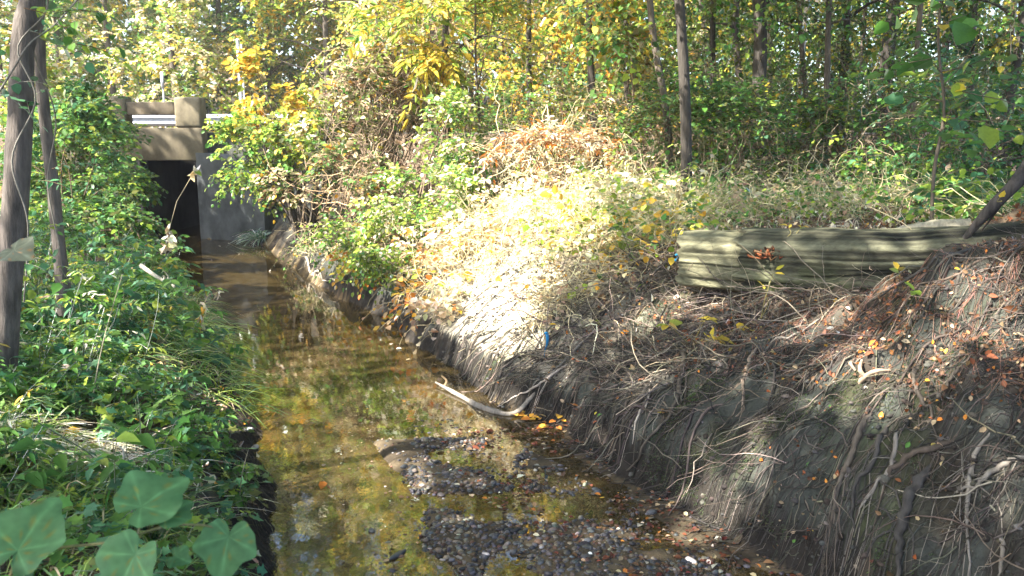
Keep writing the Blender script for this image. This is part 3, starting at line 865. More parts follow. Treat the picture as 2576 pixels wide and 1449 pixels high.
# ==================================================================================================
#                                           SHRUBS
# ==================================================================================================
def shrub(name, label, cat, base, crowns, leaf=.07, stems=8, stem_t=(.14, .10, .07), group=None, mat=None, shape=OVAL, tang=0, tang_t=TAN, tang_r=.005, stem_r=.014):
    base = np.asarray(base, float)
    t = thing(name, label, cat, base, group)
    Ql, Qt = Quad(), Quad()
    for cr in crowns:
        c = np.asarray(cr['c'], float); rad = np.asarray(cr['r'], float)
        P, cc = clumped(cr['n'], c, rad, cr.get('k', 10), cr.get('spread', .34))
        g = H(P[:, 0], P[:, 1]) + .03
        P[:, 2] = np.maximum(P[:, 2], g + rng.random(len(P)) * .1)
        D = nrm((P - c) / rad + rng.normal(0, .5, P.shape) + np.array([0, 0, cr.get('up', .1)]))
        sprays(Ql, Qt, P, D, cr.get('L', .3) * (.6 + .8 * rng.random(len(P))), cr.get('m', 7), cr.get('leaf', leaf), cr['pal'], cr.get('droop', .35), cr.get('shape', shape), .0028, stem_t)
        j = rng.choice(len(P), min(stems, len(P)), replace=False)
        for q in P[j]:
            s0 = base + np.append(rng.normal(0, .12, 2), -.1)
            lp = smooth_path([s0, s0 * .55 + q * .45 + np.array([0, 0, .25]) + rng.normal(0, .08, 3), q], 9)
            tubes(Qt, lp[None], np.linspace(stem_r, .004, 9)[None], 5, stem_t)
        if tang:
            p0 = c + ball(tang, .3) * rad
            p0[:, 2] = np.maximum(p0[:, 2], H(p0[:, 0], p0[:, 1]) + .05)
            tubes(Qt, paths(p0, rng.normal(0, 1, p0.shape), .5 + rng.random(tang) * 1.0, 10, .38, .06), np.linspace(1, .4, 10)[None] * tang_r * (.5 + rng.random((tang, 1)) * 1.2), 3, np.array(tang_t) * np.exp(rng.normal(0, .3, (tang, 1))))
    Qt.build('stems', M_TWIG, t)
    Ql.build('foliage', mat or M_LEAF, t)
    return t

def B(px, py, Y):
    return at_y(px, py, Y)
def gb(px, Y):
    return onground(px2x(px, Y), Y)

# left of the culvert
shrub('leafy_shrub', 'deep green shrub overhanging the left side of the dark opening', 'shrub', gb(300, 15.5),
      [dict(c=B(215, 410, 15.5), r=(1.05, .8, 1.10), n=750, k=22, pal=P_GREEN, leaf=.085, spread=.3), dict(c=B(195, 295, 17.3), r=(.85, .4, .6), n=330, k=14, pal=P_GREEN, leaf=.085), dict(c=B(285, 520, 15.0), r=(.46, .5, .70), n=260, k=12, pal=P_GREEN, leaf=.085)], stems=14)
shrub('leafy_shrub', 'dense green shrub between the slender trunk and the parapet', 'shrub', gb(150, 13),
      [dict(c=B(150, 430, 13), r=(.9, .7, 1.0), n=560, k=18, pal=[(GREEN, 4), (TEAL, 2), (LIME, 2)], leaf=.08)], stems=10)
shrub('leafy_shrub', 'yellow-lit shrub behind the thick ridged trunk', 'shrub', gb(20, 16),
      [dict(c=B(10, 380, 16), r=(1.2, .8, 1.6), n=520, k=16, pal=P_SUNNY, leaf=.1)], stems=8)
shrub('leafy_shrub', 'low green shrub at the left waterline before the culvert', 'shrub', gb(330, 12.2),
      [dict(c=B(240, 585, 12.2), r=(.70, .7, .38), n=360, k=14, pal=P_GREEN, leaf=.08)], stems=8)
# right of the culvert
shrub('small_tree', 'small forked yellow-leaved tree spreading over the wing wall', 'tree', gb(770, 14.5),
      [dict(c=B(645, 375, 14.9), r=(.75, .6, .62), n=230, k=16, pal=[(YELL, 1), (LIME, 5), (GREEN, 3), (OLIVE, 1)], leaf=.075, spread=.3),
       dict(c=B(740, 370, 14.8), r=(.8, .6, .8), n=270, k=16, pal=[(LIME, 4), (YELL, 1), (GREEN, 3), (OLIVE, 3)], leaf=.085),
       dict(c=B(665, 245, 15.5), r=(.5, .5, .55), n=130, k=8, pal=[(YELL, 3), (GOLD, 2), (LIME, 2)], leaf=.1, m=8),
       dict(c=B(850, 250, 15.0), r=(.8, .6, 1.0), n=340, k=14, pal=P_SUNNY, leaf=.1)], stems=11, stem_t=(.06, .05, .042), stem_r=.03)
shrub('vine_tangle', 'brown tangle of bare vines beside the dark bare trunk', 'vine', gb(960, 14.8),
      [dict(c=B(960, 320, 14.6), r=(1.0, .7, 1.2), n=330, k=16, pal=P_DRY + [(OLIVE, 4), (GREEN, 2)], leaf=.08),
       dict(c=B(1030, 170, 15.4), r=(.9, .6, .8), n=150, k=10, pal=[(STRAW, 3), (PALE, 3), (LIME, 1)], leaf=.07)], stems=18, tang=420, tang_t=(.22, .165, .115), tang_r=.006)
shrub('leafy_shrub', 'olive shrub at the foot of the yellow-leaved tree', 'shrub', gb(850, 13.4),
      [dict(c=B(840, 470, 13.3), r=(.75, .6, .5), n=280, k=12, pal=P_DRY + [(GREEN, 4), (OLIVE, 3)], leaf=.075)], stems=12, tang=60)
shrub('vine_mound', 'bright green vine mound spilling down to the creek in full sun', 'vine', gb(1040, 10.6),
      [dict(c=B(1060, 500, 10.6), r=(.8, .7, .34), n=520, k=18, pal=[(LIME, 4), (GREEN, 2), (PALE, 2)], leaf=.055),
       dict(c=B(950, 590, 10.3), r=(.5, .5, .24), n=360, k=12, pal=[(LIME, 4), (GREEN, 3), (PALE, 1)], leaf=.05),
       dict(c=B(1140, 350, 13.0), r=(.5, .5, .65), n=240, k=12, pal=[(GREEN, 2), (LIME, 4), (PALE, 2)], leaf=.07)], stems=10)
shrub('weed_clump', 'pale weeds with orange leaves topping the sunlit mound', 'weeds', gb(1400, 11.0),
      [dict(c=B(1390, 385, 11.2), r=(.8, .6, .35), n=230, k=10, pal=[(ORAN, 3), (TAN, 3), (PALE, 2)], leaf=.085, shape=NARROW)], stems=14, tang=110, tang_t=STRAW)
shrub('sumac', 'glowing yellow sumac sprays beside the top of the dark bare trunk', 'shrub', gb(1120, 14.0),
      [dict(c=B(1110, 120, 14.0), r=(.38, .3, .32), n=40, k=5, pal=[(YELL, 4), (LIME, 3)], leaf=.19, m=14, L=.55, shape=NARROW, droop=.5),
       dict(c=B(1060, 40, 14.0), r=(1.2, .5, .4), n=90, k=8, pal=P_YELL, leaf=.14, m=12, L=.5, shape=NARROW)], stems=8)
shrub('sumac', 'glowing yellow leaf spray high in front of the slender trunk', 'shrub', gb(1585, 13.0),
      [dict(c=B(1590, 95, 13.0), r=(.25, .25, .4), n=60, k=5, pal=P_YELL, leaf=.12, m=9, L=.4)], stems=5)
# understorey of the right bank
under = [(1250, 13, 260, .8, P_GREEN, 'green vine heap behind the sunlit mound'),
         (1480, 12.5, 260, .9, P_DRY + [(GREEN, 3), (OLIVE, 4)], 'brownish thicket behind the orange weeds'),
         (1640, 11.5, 250, .8, P_DIM, 'olive thicket around the foot of the thin leafy trunk'),
         (1800, 10.8, 300, .75, P_GREEN, 'ferny green shrub just behind the left end of the log'),
         (1960, 11.5, 260, .7, P_DIM, 'dim shrub below the vine-hung trunk'),
         (2120, 11.0, 260, .6, P_GREEN, 'low shrub at the foot of the dark gap'),
         (2280, 10.5, 280, .75, [(TEAL, 3), (GREEN, 3), (LIME, 2)], 'bluish green shrub beneath the broad-leaved sapling'),
         (2470, 9.5, 320, .85, [(TEAL, 3), (GREEN, 3), (LIME, 1)], 'green shrub above the dark root on the right'),
         (2400, 14, 300, 1.3, [(TEAL, 3), (GREEN, 3), (DEEP, 2)], 'tall bluish shrub filling the upper right of the wood'),
         (2150, 14.5, 260, 1.1, P_DIM, 'tall dim shrub between the dark gap and stout trunk'),
         (1730, 13.5, 300, 1.2, P_DRY + [(OLIVE, 6), (GREEN, 3)], 'tall brown-green thicket behind the dark leaning trunk'),
         (1560, 15, 280, 1.2, P_YELL + [(OLIVE, 4)], 'yellowing thicket under the glowing yellow spray'),
         (1900, 14.0, 240, 1.1, P_DIM, 'tall olive thicket behind the vine-hung trunk'),
         (1380, 15, 260, 1.1, P_SUNNY, 'pale thicket above the sunlit mound')]
for px, Y, n, rz, pal, lab in under:
    b = gb(px, Y)
    shrub('thicket', lab, 'shrub', b, [dict(c=b + np.array([0, 0, rz * .8]), r=(.95, .7, rz), n=int(n * 1.4), k=18, pal=pal, leaf=.06)], stems=12, group='thickets on the right bank', tang=70, tang_t=(.2, .16, .11), tang_r=.0045)
shrub('leafy_plant', 'bright green leafy plant behind the right end of the log', 'plant', gb(2360, 7.6),
      [dict(c=B(2360, 520, 7.5), r=(.35, .3, .2), n=130, k=7, pal=[(GREEN, 4), (TEAL, 2), (LIME, 2)], leaf=.075)], stems=8, stem_r=.006)
# broad-leaved sapling, upper right
def sapling():
    Y = 6.6; b = onground(px2x(2360, Y) , Y)
    t = thing('sapling', 'broad-leaved sapling with yellow and green leaves behind the log', 'sapling', b)
    Qt, Ql = Quad(), Quad()
    p = smooth_path([b - np.array([0, 0, .1]), B(2350, 430, Y), B(2375, 280, Y), B(2360, 100, Y), B(2370, -60, Y), B(2350, -250, Y)], 24)
    tubes(Qt, p[None], np.linspace(.016, .005, 24)[None], 6, (.11, .09, .07), .1)
    i = rng.integers(7, 23, 34)
    D = rng.normal(0, 1, (34, 3)) * np.array([1, .7, .3]) + np.array([0, 0, .15])
    L = .3 + rng.random(34) * .35
    tubes(Qt, paths(p[i], D, L * .9, 5, .1), np.linspace(.005, .002, 5)[None], 4, (.12, .10, .07))
    sprays(Ql, None, p[i], D, L, 6, .12, [(LIME, 4), (TEAL, 4), (GREEN, 4), (YELL, 1)], .15, OVAL, fwd=.8)
    Qt.build('stem', M_TWIG, t); Ql.build('foliage', M_LEAF, t)
sapling()


# ==================================================================================================
#                                   RIGHT BANK: LOG, ROOTS, WEEDS, LITTER
# ==================================================================================================
def edge_s(P):
    return sdist(P[:, :2], RE, 1)[0], sdist(P[:, :2], LE, -1)[0]

def scatter(n, x0, x1, y0, y1, cond, dens=None):
    """random ground points in a box that satisfy cond(sr, sl, x, y)"""
    out = []
    got = 0
    while got < n:
        p = np.stack([rng.uniform(x0, x1, n * 2), rng.uniform(y0, y1, n * 2)], 1)
        a, b = edge_s(p)
        k = cond(a, b, p[:, 0], p[:, 1])
        if dens is not None:
            k = k & (rng.random(len(p)) < dens(p[:, 0], p[:, 1]))
        out.append(p[k]); got += k.sum()
    p = np.concatenate(out)[:n]
    return np.column_stack([p, np.maximum(H(p[:, 0], p[:, 1]), -0.02)])

def normals(P):
    e = 0.03
    hx = (H(P[:, 0] + e, P[:, 1]) - H(P[:, 0] - e, P[:, 1])) / (2 * e)
    hy = (H(P[:, 0], P[:, 1] + e) - H(P[:, 0], P[:, 1] - e)) / (2 * e)
    return nrm(np.column_stack([-hx, -hy, np.ones(len(P))]))

def crawl(P, D, L, n=8, wig=.25, lift=.006, slope=0.0):
    """paths that lie on the ground"""
    d = nrm(np.asarray(D, float)[:, :2]); L = np.broadcast_to(np.asarray(L, float), (len(P),))
    xy = [P[:, :2]]
    for k in range(n - 1):
        nn = normals(xy[-1]) if slope else 0
        d = nrm(d + rng.normal(0, wig, d.shape) + (slope * nn[:, :2] if slope else 0))
        xy.append(xy[-1] + d * (L / (n - 1))[:, None])
    xy = np.stack(xy, 1)
    z = H(xy[..., 0], xy[..., 1])
    arch = np.sin(np.linspace(0, math.pi, n))[None] * (rng.random((len(P), 1)) * L[:, None] * .05)
    return np.concatenate([xy, (np.maximum(z, -.03) + lift + arch)[..., None]], -1)

# ---- the log
LOGP = [B(1722, 648, 6.42), B(1880, 657, 6.2), B(2050, 664, 5.98), B(2230, 668, 5.75), B(2420, 660, 5.55), B(2620, 640, 5.35)]
LOGR = [.215, .228, .245, .24, .222, .21]
log = thing('log', 'big weathered grey-green log with a splintered end lying on the right bank', 'log', LOGP[2])
def log_piece(name, u0, u1, rs, tint_f, jag0, jag1, k=200, n=110, facet=0.0, seed=0.0):
    P = smooth_path(LOGP, 200)
    i0, i1 = int(u0 * 199), int(u1 * 199)
    P = P[i0:i1 + 1]
    P = P[np.linspace(0, len(P) - 1, n).astype(int)] if len(P) > n else smooth_path(P, n)
    R = np.interp(np.linspace(u0, u1, n), np.linspace(0, 1, len(LOGR)), LOGR) * rs
    ax = nrm((P[-1] - P[0])[None])[0]
    sd = nrm(np.cross(ax, [0, 0, 1.0])[None])[0]; up = np.cross(sd, ax)
    a = np.linspace(0, 2 * math.pi, k, endpoint=False)
    U = np.linspace(u0, u1, n)[:, None] + 0 * a[None]
    A = a[None] + 0 * U
    g = fbm(np.cos(A) * 4.2 + seed, np.sin(A) * 4.2 + U * .5, U * 1.3 + seed, 2.0, 4) - .5        # grooves along the grain
    g2 = fbm(np.cos(A) * 1.0 + seed, np.sin(A) * 1.0, U * 9 + seed, 1.5, 3) - .5
    rad = R[:, None] * (1 + .13 * np.minimum(g, .06) + .12 * g2)
    rad = rad * (1.07 / (np.abs(np.cos(A)) ** 3.4 + np.abs(np.sin(A)) ** 3.4) ** (1 / 3.4))
    seam = np.zeros_like(A)
    for q_, a_ in enumerate((-.50, -.12, .30, 1.0, 1.9)):
        off = (fbm(U[:, 0] * 3, U[:, 0] * 0 + q_ * 5.1 + seed, 0.0, 1.0, 3) - .5)[:, None] * .35
        on = sstep(.36, .5, fbm(U[:, 0] * 4, U[:, 0] * 0 + q_ * 3.3 + seed, 7.0, 1.0, 2))[:, None]
        dA = np.angle(np.exp(1j * (A - (math.pi + a_) - off)))
        dB = np.angle(np.exp(1j * (A - a_ - off)))
        seam = np.maximum(seam, on * np.maximum(np.exp(-(dA / .028) ** 2), np.exp(-(dB / .028) ** 2)))
    rad = rad - .020 * seam
    if facet:
        q = np.round(A / facet) * facet
        rad = rad * (1 - .08 * np.abs(np.sin((A - q) * math.pi / facet)) + .07 * (fbm(q * 3.1, q * 1.7, 3 + seed, 1.0, 2) - .5))
    along = np.linspace(0, 1, n)[:, None]
    ja = fbm(np.cos(a) * 3 + seed, np.sin(a) * 3, 1.0, 2.2, 3) - .5
    sh = jag0 * ja[None] * np.clip(1 - along * 6, 0, 1) + jag1 * ja[None] * np.clip(along * 6 - 5, 0, 1)
    v = P[:, None, :] + rad[..., None] * (np.cos(A)[..., None] * sd + np.sin(A)[..., None] * up) + sh[..., None] * ax
    idx = np.arange(n * k).reshape(n, k)
    f = np.stack([idx[:-1], idx[1:], np.roll(idx[1:], -1, 1), np.roll(idx[:-1], -1, 1)], -1).reshape(-1, 4)
    t = tint_f(U, A, g, g2, v) * (1 - .8 * seam)[..., None]
    v = v.reshape(-1, 3); t = t.reshape(-1, 3)
    # ragged hollow ends
    for e, sgn in ((0, 1), (n - 1, -1)):
        ring = v[idx[e]]; c = ring.mean(0)
        inn = c + (ring - c) * (.72 + .15 * rng.random((k, 1))) + ax * sgn * .03
        deep = c + (ring - c) * .5 + ax * sgn * (.10 + .08 * rng.random((k, 1)))
        b = len(v)
        v = np.concatenate([v, inn, deep, np.repeat(c[None] + ax * sgn * .12, k, 0)])
        t = np.concatenate([t, np.tile((.10, .07, .045), (k, 1)), np.tile((.06, .04, .028), (k, 1)), np.tile((.05, .035, .025), (k, 1))])
        j = np.arange(k); j2 = (j + 1) % k
        for r0_, r1_ in ((idx[e], b), (None, b)):
            pass
        f = np.concatenate([f, np.stack([idx[e][j], idx[e][j2], b + j2, b + j], 1), np.stack([b + j, b + j2, b + k + j2, b + k + j], 1), np.stack([b + k + j, b + k + j2, b + 2 * k + j2, b + 2 * k + j], 1)])
    # grain direction follows the log's own long axis
    return mesh_obj(name, v, f, M_WOOD, log, t, True)
def t_body(U, A, g, g2, v):
    t = np.tile((.082, .082, .053), U.shape + (1,)) * np.clip(1 + 4.5 * g, .10, 2.1)[..., None]
    gr = sstep(.0, .12, g2)[..., None] * sstep(.4, -.9, np.sin(A))[..., None]
    t = t * (1 - gr * .5) + np.array((.10, .125, .04)) * gr * .5
    dk = sstep(.78, .95, U)[..., None]  # shade at the right end painted in as darker wood
    return t * (1 - .6 * dk)
def t_end(U, A, g, g2, v):
    t = np.tile((.155, .15, .092), U.shape + (1,)) * np.clip(1 + 3.2 * g, .15, 2)[..., None]
    return t
log_piece('trunk', .20, 1.0, 1.0, t_body, .18, 0.0)
log_piece('splintered_end', 0.0, .225, .93, t_end, .10, .16, k=128, n=60, facet=.42, seed=4.2)
Q = Quad()
c = B(1950, 636, 5.86)
n = 46
c = c + np.array([0, .03, 0])
p0 = c + rng.normal(0, 1, (n, 3)) * np.array([.06, .012, .012])
tubes(Q, np.stack([p0, p0 + rng.normal(0, .02, (n, 3)) + np.array([.01, -.012, 0]), p0 + rng.normal(0, .02, (n, 3)) + np.array([.03, -.01, -.02])], 1), np.array([.008, .010, .004]), 5, pick([((.16, .05, .02), 3), (BROWN, 3), (RUST, 1)], n))
Q.build('rotten_patch', M_ROOT, log, True)['label'] = 'reddish rotten patch crumbling from the side'

# ---- roots and sticks: (pixel path, radius m, colour, name, label, lift)
PALEG = (.19, .17, .145); DGREY = (.05, .046, .042); MIDB = (.10, .083, .066)
RLIST = [
    ([(2345, 1175), (2300, 1250), (2268, 1340), (2262, 1500)], .026, DGREY, 'root', 'thick dark root running straight down the bank face'),
    ([(2490, 1085), (2447, 1170), (2432, 1300), (2436, 1500)], .010, PALEG, 'root', 'pale straight root right of the thick dark root'),
    ([(2512, 1370), (2520, 1430), (2510, 1520)], .009, PALEG, 'root', 'short pale root end at the lower right corner of the bank'),
    ([(1722, 862), (1714, 950), (1692, 1040), (1640, 1115), (1575, 1188)], .016, MIDB, 'root', 'bent brown root reaching from the yellow leaves to the water'),
    ([(1905, 795), (1760, 822), (1640, 868), (1560, 940), (1490, 1030)], .020, MIDB, 'root', 'long curved root sweeping down left from below the log'),
    ([(1720, 880), (1640, 905), (1560, 985), (1500, 1090)], .014, DGREY, 'root', 'dark root lying under the long curved root'),
    ([(1560, 800), (1480, 850), (1400, 930), (1330, 990)], .012, PALEG, 'root', 'pale root below the sunlit bare soil'),
    ([(2190, 1050), (2150, 1150), (2118, 1220), (2095, 1320)], .016, MIDB, 'root', 'leftmost strand of the root tangle in the bank face'),
    ([(2235, 1060), (2200, 1160), (2150, 1230), (2150, 1340)], .013, DGREY, 'root', 'dark strand in the middle of the root tangle'),
    ([(2260, 1090), (2235, 1190), (2180, 1270), (2160, 1300)], .010, PALEG, 'root', 'thin pale strand on the right of the root tangle'),
    ([(2410, 1105), (2330, 1140), (2240, 1190), (2170, 1265)], .015, (.075, .058, .045), 'root', 'brown root forming a leaf-filled ledge above the tangle'),
    ([(2600, 1165), (2510, 1190), (2450, 1230), (2400, 1260)], .013, PALEG, 'root', 'pale horizontal root entering at the right edge of the bank'),
    ([(2320, 900), (2300, 980), (2345, 1050), (2330, 1080)], .012, MIDB, 'root', 'crooked brown root above the ledge of leaves'),
    ([(2420, 930), (2370, 990), (2310, 1010)], .010, MIDB, 'root', 'slanting brown root above the pale horizontal root'),
    ([(1905, 870), (1875, 950), (1866, 1030), (1840, 1060)], .013, (.22, .17, .13), 'root', 'light brown root hanging in the middle of the shaded bank'),
    ([(1740, 860), (1726, 980), (1722, 1090), (1728, 1160)], .007, MIDB, 'root', 'straight thin root beside the bent brown root'),
    ([(2480, 620), (2390, 650), (2310, 690), (2190, 760)], .011, DGREY, 'root', 'dark root under the leaf litter in front of the log'),
    ([(768, 648), (785, 690), (812, 706), (842, 706)], .020, (.36, .32, .26), 'root', 'pale looping root over the water on the far bank'),
    ([(1700, 640), (1600, 722), (1490, 800), (1380, 885), (1262, 1012)], .007, PALEG, 'stick', 'long thin stick slanting across the bank below the log end'),
    ([(1440, 905), (1360, 965), (1300, 1000), (1250, 1024)], .009, (.40, .34, .29), 'stick', 'pale stick pointing down at the driftwood'),
    ([(1282, 728), (1300, 750), (1312, 776)], .016, (.10, .06, .04), 'stick', 'short dark stick lying on the sunlit soil'),
    ([(1590, 1130), (1630, 1010), (1640, 935)], .007, (.42, .36, .30), 'stick', 'forked pale stick standing on the shaded bank'),
    ([(1945, 780), (1960, 820), (1990, 880)], .006, MIDB, 'stick', 'thin stick hanging below the yellow stalk of the log'),
    ([(2080, 790), (2000, 850), (1930, 880), (1870, 950)], .008, PALEG, 'stick', 'pale stick across the soil under the log'),
    ([(1580, 520), (1480, 600), (1420, 680), (1360, 760)], .008, (.36, .30, .22), 'stick', 'sunlit dry stick lying through the weeds of the slope'),
    ([(1120, 800), (1180, 770), (1260, 700), (1310, 640)], .009, (.34, .28, .2), 'stick', 'dry stick along the upper edge of the sunlit soil'),
]
for pxs, r0, col, nm_, lab in RLIST:
    g = [ground(*p) for p in pxs]
    dens = smooth_path(g, 26)
    nn = normals(dens)
    dens[:, 2] = np.maximum(dens[:, 2], H(dens[:, 0], dens[:, 1])) 
    p = dens + nn * (r0 * np.interp(np.linspace(0, 1, 26), [0, .15, .9, 1], [-.6, .6, .6, -.2]))[:, None]
    p[1:-1] += rng.normal(0, r0 * .25, p[1:-1].shape)
    t = thing(nm_, lab, nm_, p[0], 'roots hanging on the eroded bank' if nm_ == 'root' else 'dead sticks on the right bank')
    Q = Quad(); tubes(Q, p[None], (r0 * np.interp(np.linspace(0, 1, 26), [0, .18, .5, 1], [.35, 1.0, .9, .3]))[None], 9, col, .30)
    Q.build('stem', M_ROOT, t, True)
    m_ = 7 if nm_ == 'root' else 3
    i = rng.integers(5, 24, m_)
    cp = crawl(p[i], np.column_stack([rng.normal(-.5, .6, m_), rng.normal(-.2, .5, m_)]), .12 + rng.random(m_) * .3, 8, .35, .006, .2)
    for c_ in cp:
        Q = Quad(); tubes(Q, c_[None], np.linspace(r0 * .3, .0012, 8)[None], 4, col); Q.build('rootlet' if nm_ == 'root' else 'twig', M_ROOT, t, True)

# dark arching root at the right edge, and the pale broken limb behind the log
def limb(name, label, cat, pts, rads, col, mat, k=14, rough=.25, part='stem'):
    p = smooth_path(pts, 30)
    t = thing(name, label, cat, p[0])
    Q = Quad(); tubes(Q, p[None], np.interp(np.linspace(0, 1, 30), np.linspace(0, 1, len(rads)), rads)[None], k, col, rough)
    Q.build(part, mat, t, True)
    return t, p
t, p = limb('tree_root', 'thick black-brown root arching up over the end of the log', 'root', [onground(4.55, 4.6, -.1), onground(4.2, 4.9, .45), B(2700, 330, 5.3), B(2610, 390, 5.3), B(2555, 460, 5.25), B(2500, 515, 5.25), B(2465, 555, 5.3), B(2440, 585, 5.35), B(2415, 615, 5.4)],
            [.05, .075, .08, .07, .055, .05, .045, .035, .015], (.05, .045, .042), M_BARK)
i = np.arange(6, 26, 2)
Q = Quad(); tubes(Q, paths(p[i], rng.normal(0, 1, (10, 3)) + np.array([.3, -.3, -1.2]), .4, 8, .25), np.linspace(.012, .003, 8)[None], 5, (.06, .05, .045)); Q.build('rootlet', M_BARK, t, True)
t, p = limb('limb', 'pale broken limb lying behind the right end of the log', 'branch', [B(2225, 592, 6.3), B(2290, 580, 6.3), B(2360, 574, 6.25), B(2440, 566, 6.2)], [.02, .05, .065, .05], (.33, .30, .22), M_ROOT)
t, p = limb('driftwood', 'curved pale driftwood branch lying in the shallows against the bank', 'driftwood', [at_z(1096, 962, .03), at_z(1125, 978, .022), at_z(1165, 1000, .012), at_z(1225, 1030, .008), at_z(1290, 1042, .012), ground(1335, 1010) + [0, 0, .03], ground(1385, 960) + [0, 0, .03]],
            [.008, .017, .019, .026, .021, .017, .009], (.23, .205, .175), M_ROOT, rough=.5)
Q = Quad(); tubes(Q, [smooth_path([p[3], p[3] + [.02, .05, .04], p[3] + [-.03, .09, .075]], 6)], np.linspace(.015, .006, 6)[None], 6, (.4, .28, .16)); Q.build('twig', M_ROOT, t, True)

# knob of pale root wood and moss in the bank face
g = ground(2180, 960)
t = thing('root_stub', 'pale broken root stub with a mossy lump in the bank face', 'root', g)
Q = Quad(); n = 4
for k in range(n):
    a = g + rng.normal(0, .05, 3); b = g + np.array([rng.normal(.03, .08), rng.normal(0, .05), -.12 - rng.random() * .1])
    b[2] = H(np.array([b[0]]), np.array([b[1]]))[0] + .01
    tubes(Q, [smooth_path([a, (a + b) / 2 + nrm(rng.normal(0, 1, (1, 3)))[0] * .03 + normals(g[None])[0] * .04, b], 8)], np.linspace(.018, .006, 8)[None], 7, (.26, .2, .145), .45)
Q.build('stub', M_ROOT, t, True)
Ql = Quad(); m_ = 900; p = g + np.array([.15, -.03, -.05]) + ball(m_, .8) * np.array([.08, .05, .05])
blades(Ql, p, rng.normal(0, 1, (m_, 3)) + np.array([0, -.3, -.5]), .03, .002, [((.22, .19, .03), 3), (OLIVE, 2)])
Ql.build('moss', M_DRY, t)

# ---- fine root fibres combed down the bank face
Q = Quad()
n = 5200
P = scatter(n, -.8, 4.5, 2.9, 9.0, lambda a, b, x, y: (a > .0) & (a < 1.7), lambda x, y: np.clip((5.5 / np.maximum(y, 3)) ** 1.5, 0, 1) * (fbm(x, y, 6, 2.5, 3) > .42))
pp = crawl(P, np.column_stack([np.full(n, -1.0) + rng.normal(0, .3, n), np.full(n, .12) + rng.normal(0, .38, n)]), .06 + rng.random(n) ** 2 * .40, 9, .20, .004, .03)
tubes(Q, pp, np.linspace(1, .5, 9)[None] * (.0012 + .0030 * rng.random((n, 1)) ** 3), 3, pick([((.065, .061, .054), 4), ((.11, .098, .083), 2), ((.035, .032, .028), 4), ((.2, .165, .13), .5)], n, .25))
n = 300
P = scatter(n, -.3, 4.3, 2.9, 7.6, lambda a, b, x, y: (a > .15) & (a < 1.7), lambda x, y: np.clip((fbm(x, y, 91, 2.0, 3) - .42) * 5, 0, 1))
pp = crawl(P, np.column_stack([np.full(n, -.9) + rng.normal(0, .35, n), np.full(n, .0) + rng.normal(0, .45, n)]), .25 + rng.random(n) * .6, 12, .22, .006, .15)
tubes(Q, pp, np.interp(np.linspace(0, 1, 12), [0, .2, 1], [.4, 1, .3])[None] * (.003 + .008 * rng.random((n, 1)) ** 2), 5, pick([((.05, .043, .037), 5), ((.10, .085, .068), 3), ((.16, .135, .11), 1)], n, .25), .2)
n = 1500
P = scatter(n, .8, 4.5, 3.2, 6.6, lambda a, b, x, y: (a > .7) & (a < 1.7))
pp = crawl(P, rng.normal(0, 1, (n, 2)) + np.array([-.5, -.6]), .1 + rng.random(n) * .25, 8, .5, .012, .5)
tubes(Q, pp, np.linspace(1, .5, 8)[None] * .0015, 3, pick([((.24, .13, .10), 3), ((.18, .10, .07), 3), ((.3, .2, .15), 1)], n, .25))
tag(Q.build('root_fibres', M_ROOT), 'fine grey rootlets matted over the eroded bank face', 'roots', kind='stuff')

# ---- crumbled earth on the cut face, dry brush hanging over it
def offsoil(a, b, x, y): return ((x + .10) / .75) ** 2 + ((y - 7.55) / 1.0) ** 2 > 1
Q = Quad(); n = 1900
P = scatter(n, -.8, 4.2, 2.9, 8.0, lambda a, b, x, y: (a > .03) & (a < 1.8) & offsoil(a, b, x, y), lambda x, y: np.clip(.15 + 3 * (fbm(x, y, 61, 3.5, 3) - .48), 0, 1))
tubes(Q, paths(P + normals(P) * .02, rng.normal(0, .6, P.shape) + [-.8, .0, -.15], .12 + .45 * rng.random(n) ** 1.6, 8, .28, .05), np.linspace(1, .45, 8)[None] * (.0012 + .004 * rng.random((n, 1)) ** 3), 4, pick([((.085, .073, .06), 4), ((.15, .13, .10), 2), ((.045, .038, .032), 4), ((.26, .22, .17), .5)], n, .25))
P = scatter(900, -.4, 2.6, 5.2, 8.0, lambda a, b, x, y: (a > .25) & (a < 1.7) & offsoil(a, b, x, y))
tubes(Q, paths(P + normals(P) * .03, rng.normal(0, .7, P.shape) + [-.8, .0, -.1], .25 + .5 * rng.random(len(P)), 9, .22, .05), np.linspace(1, .45, 9)[None] * (.0015 + .005 * rng.random((len(P), 1)) ** 3), 4, pick([((.17, .14, .11), 4), ((.28, .23, .17), 3), ((.08, .065, .052), 2)], len(P), .25))
tag(Q.build('brush', M_ROOT), 'dry brush and crossing sticks hanging over the cut bank', 'brush', kind='stuff')

# ---- moss tufts
Ql = Quad(); n = 24000
P = scatter(n, -.5, 4, 2.9, 7.0, lambda a, b, x, y: (a > .03) & (a < 1.0), lambda x, y: (fbm(x, y, 2, 1.7, 4) > .565) * (fbm(x, y, 12, 6.0, 3) > .5))
nn = normals(P)
blades(Ql, P, nn + rng.normal(0, .5, nn.shape), .008 + .012 * rng.random(n), .0016, [((.075, .125, .03), 3), ((.05, .085, .025), 3), ((.13, .15, .04), 1)], .3)
tag(Ql.build('moss', M_GRASS), 'green moss on the lower bank', 'moss', kind='stuff')

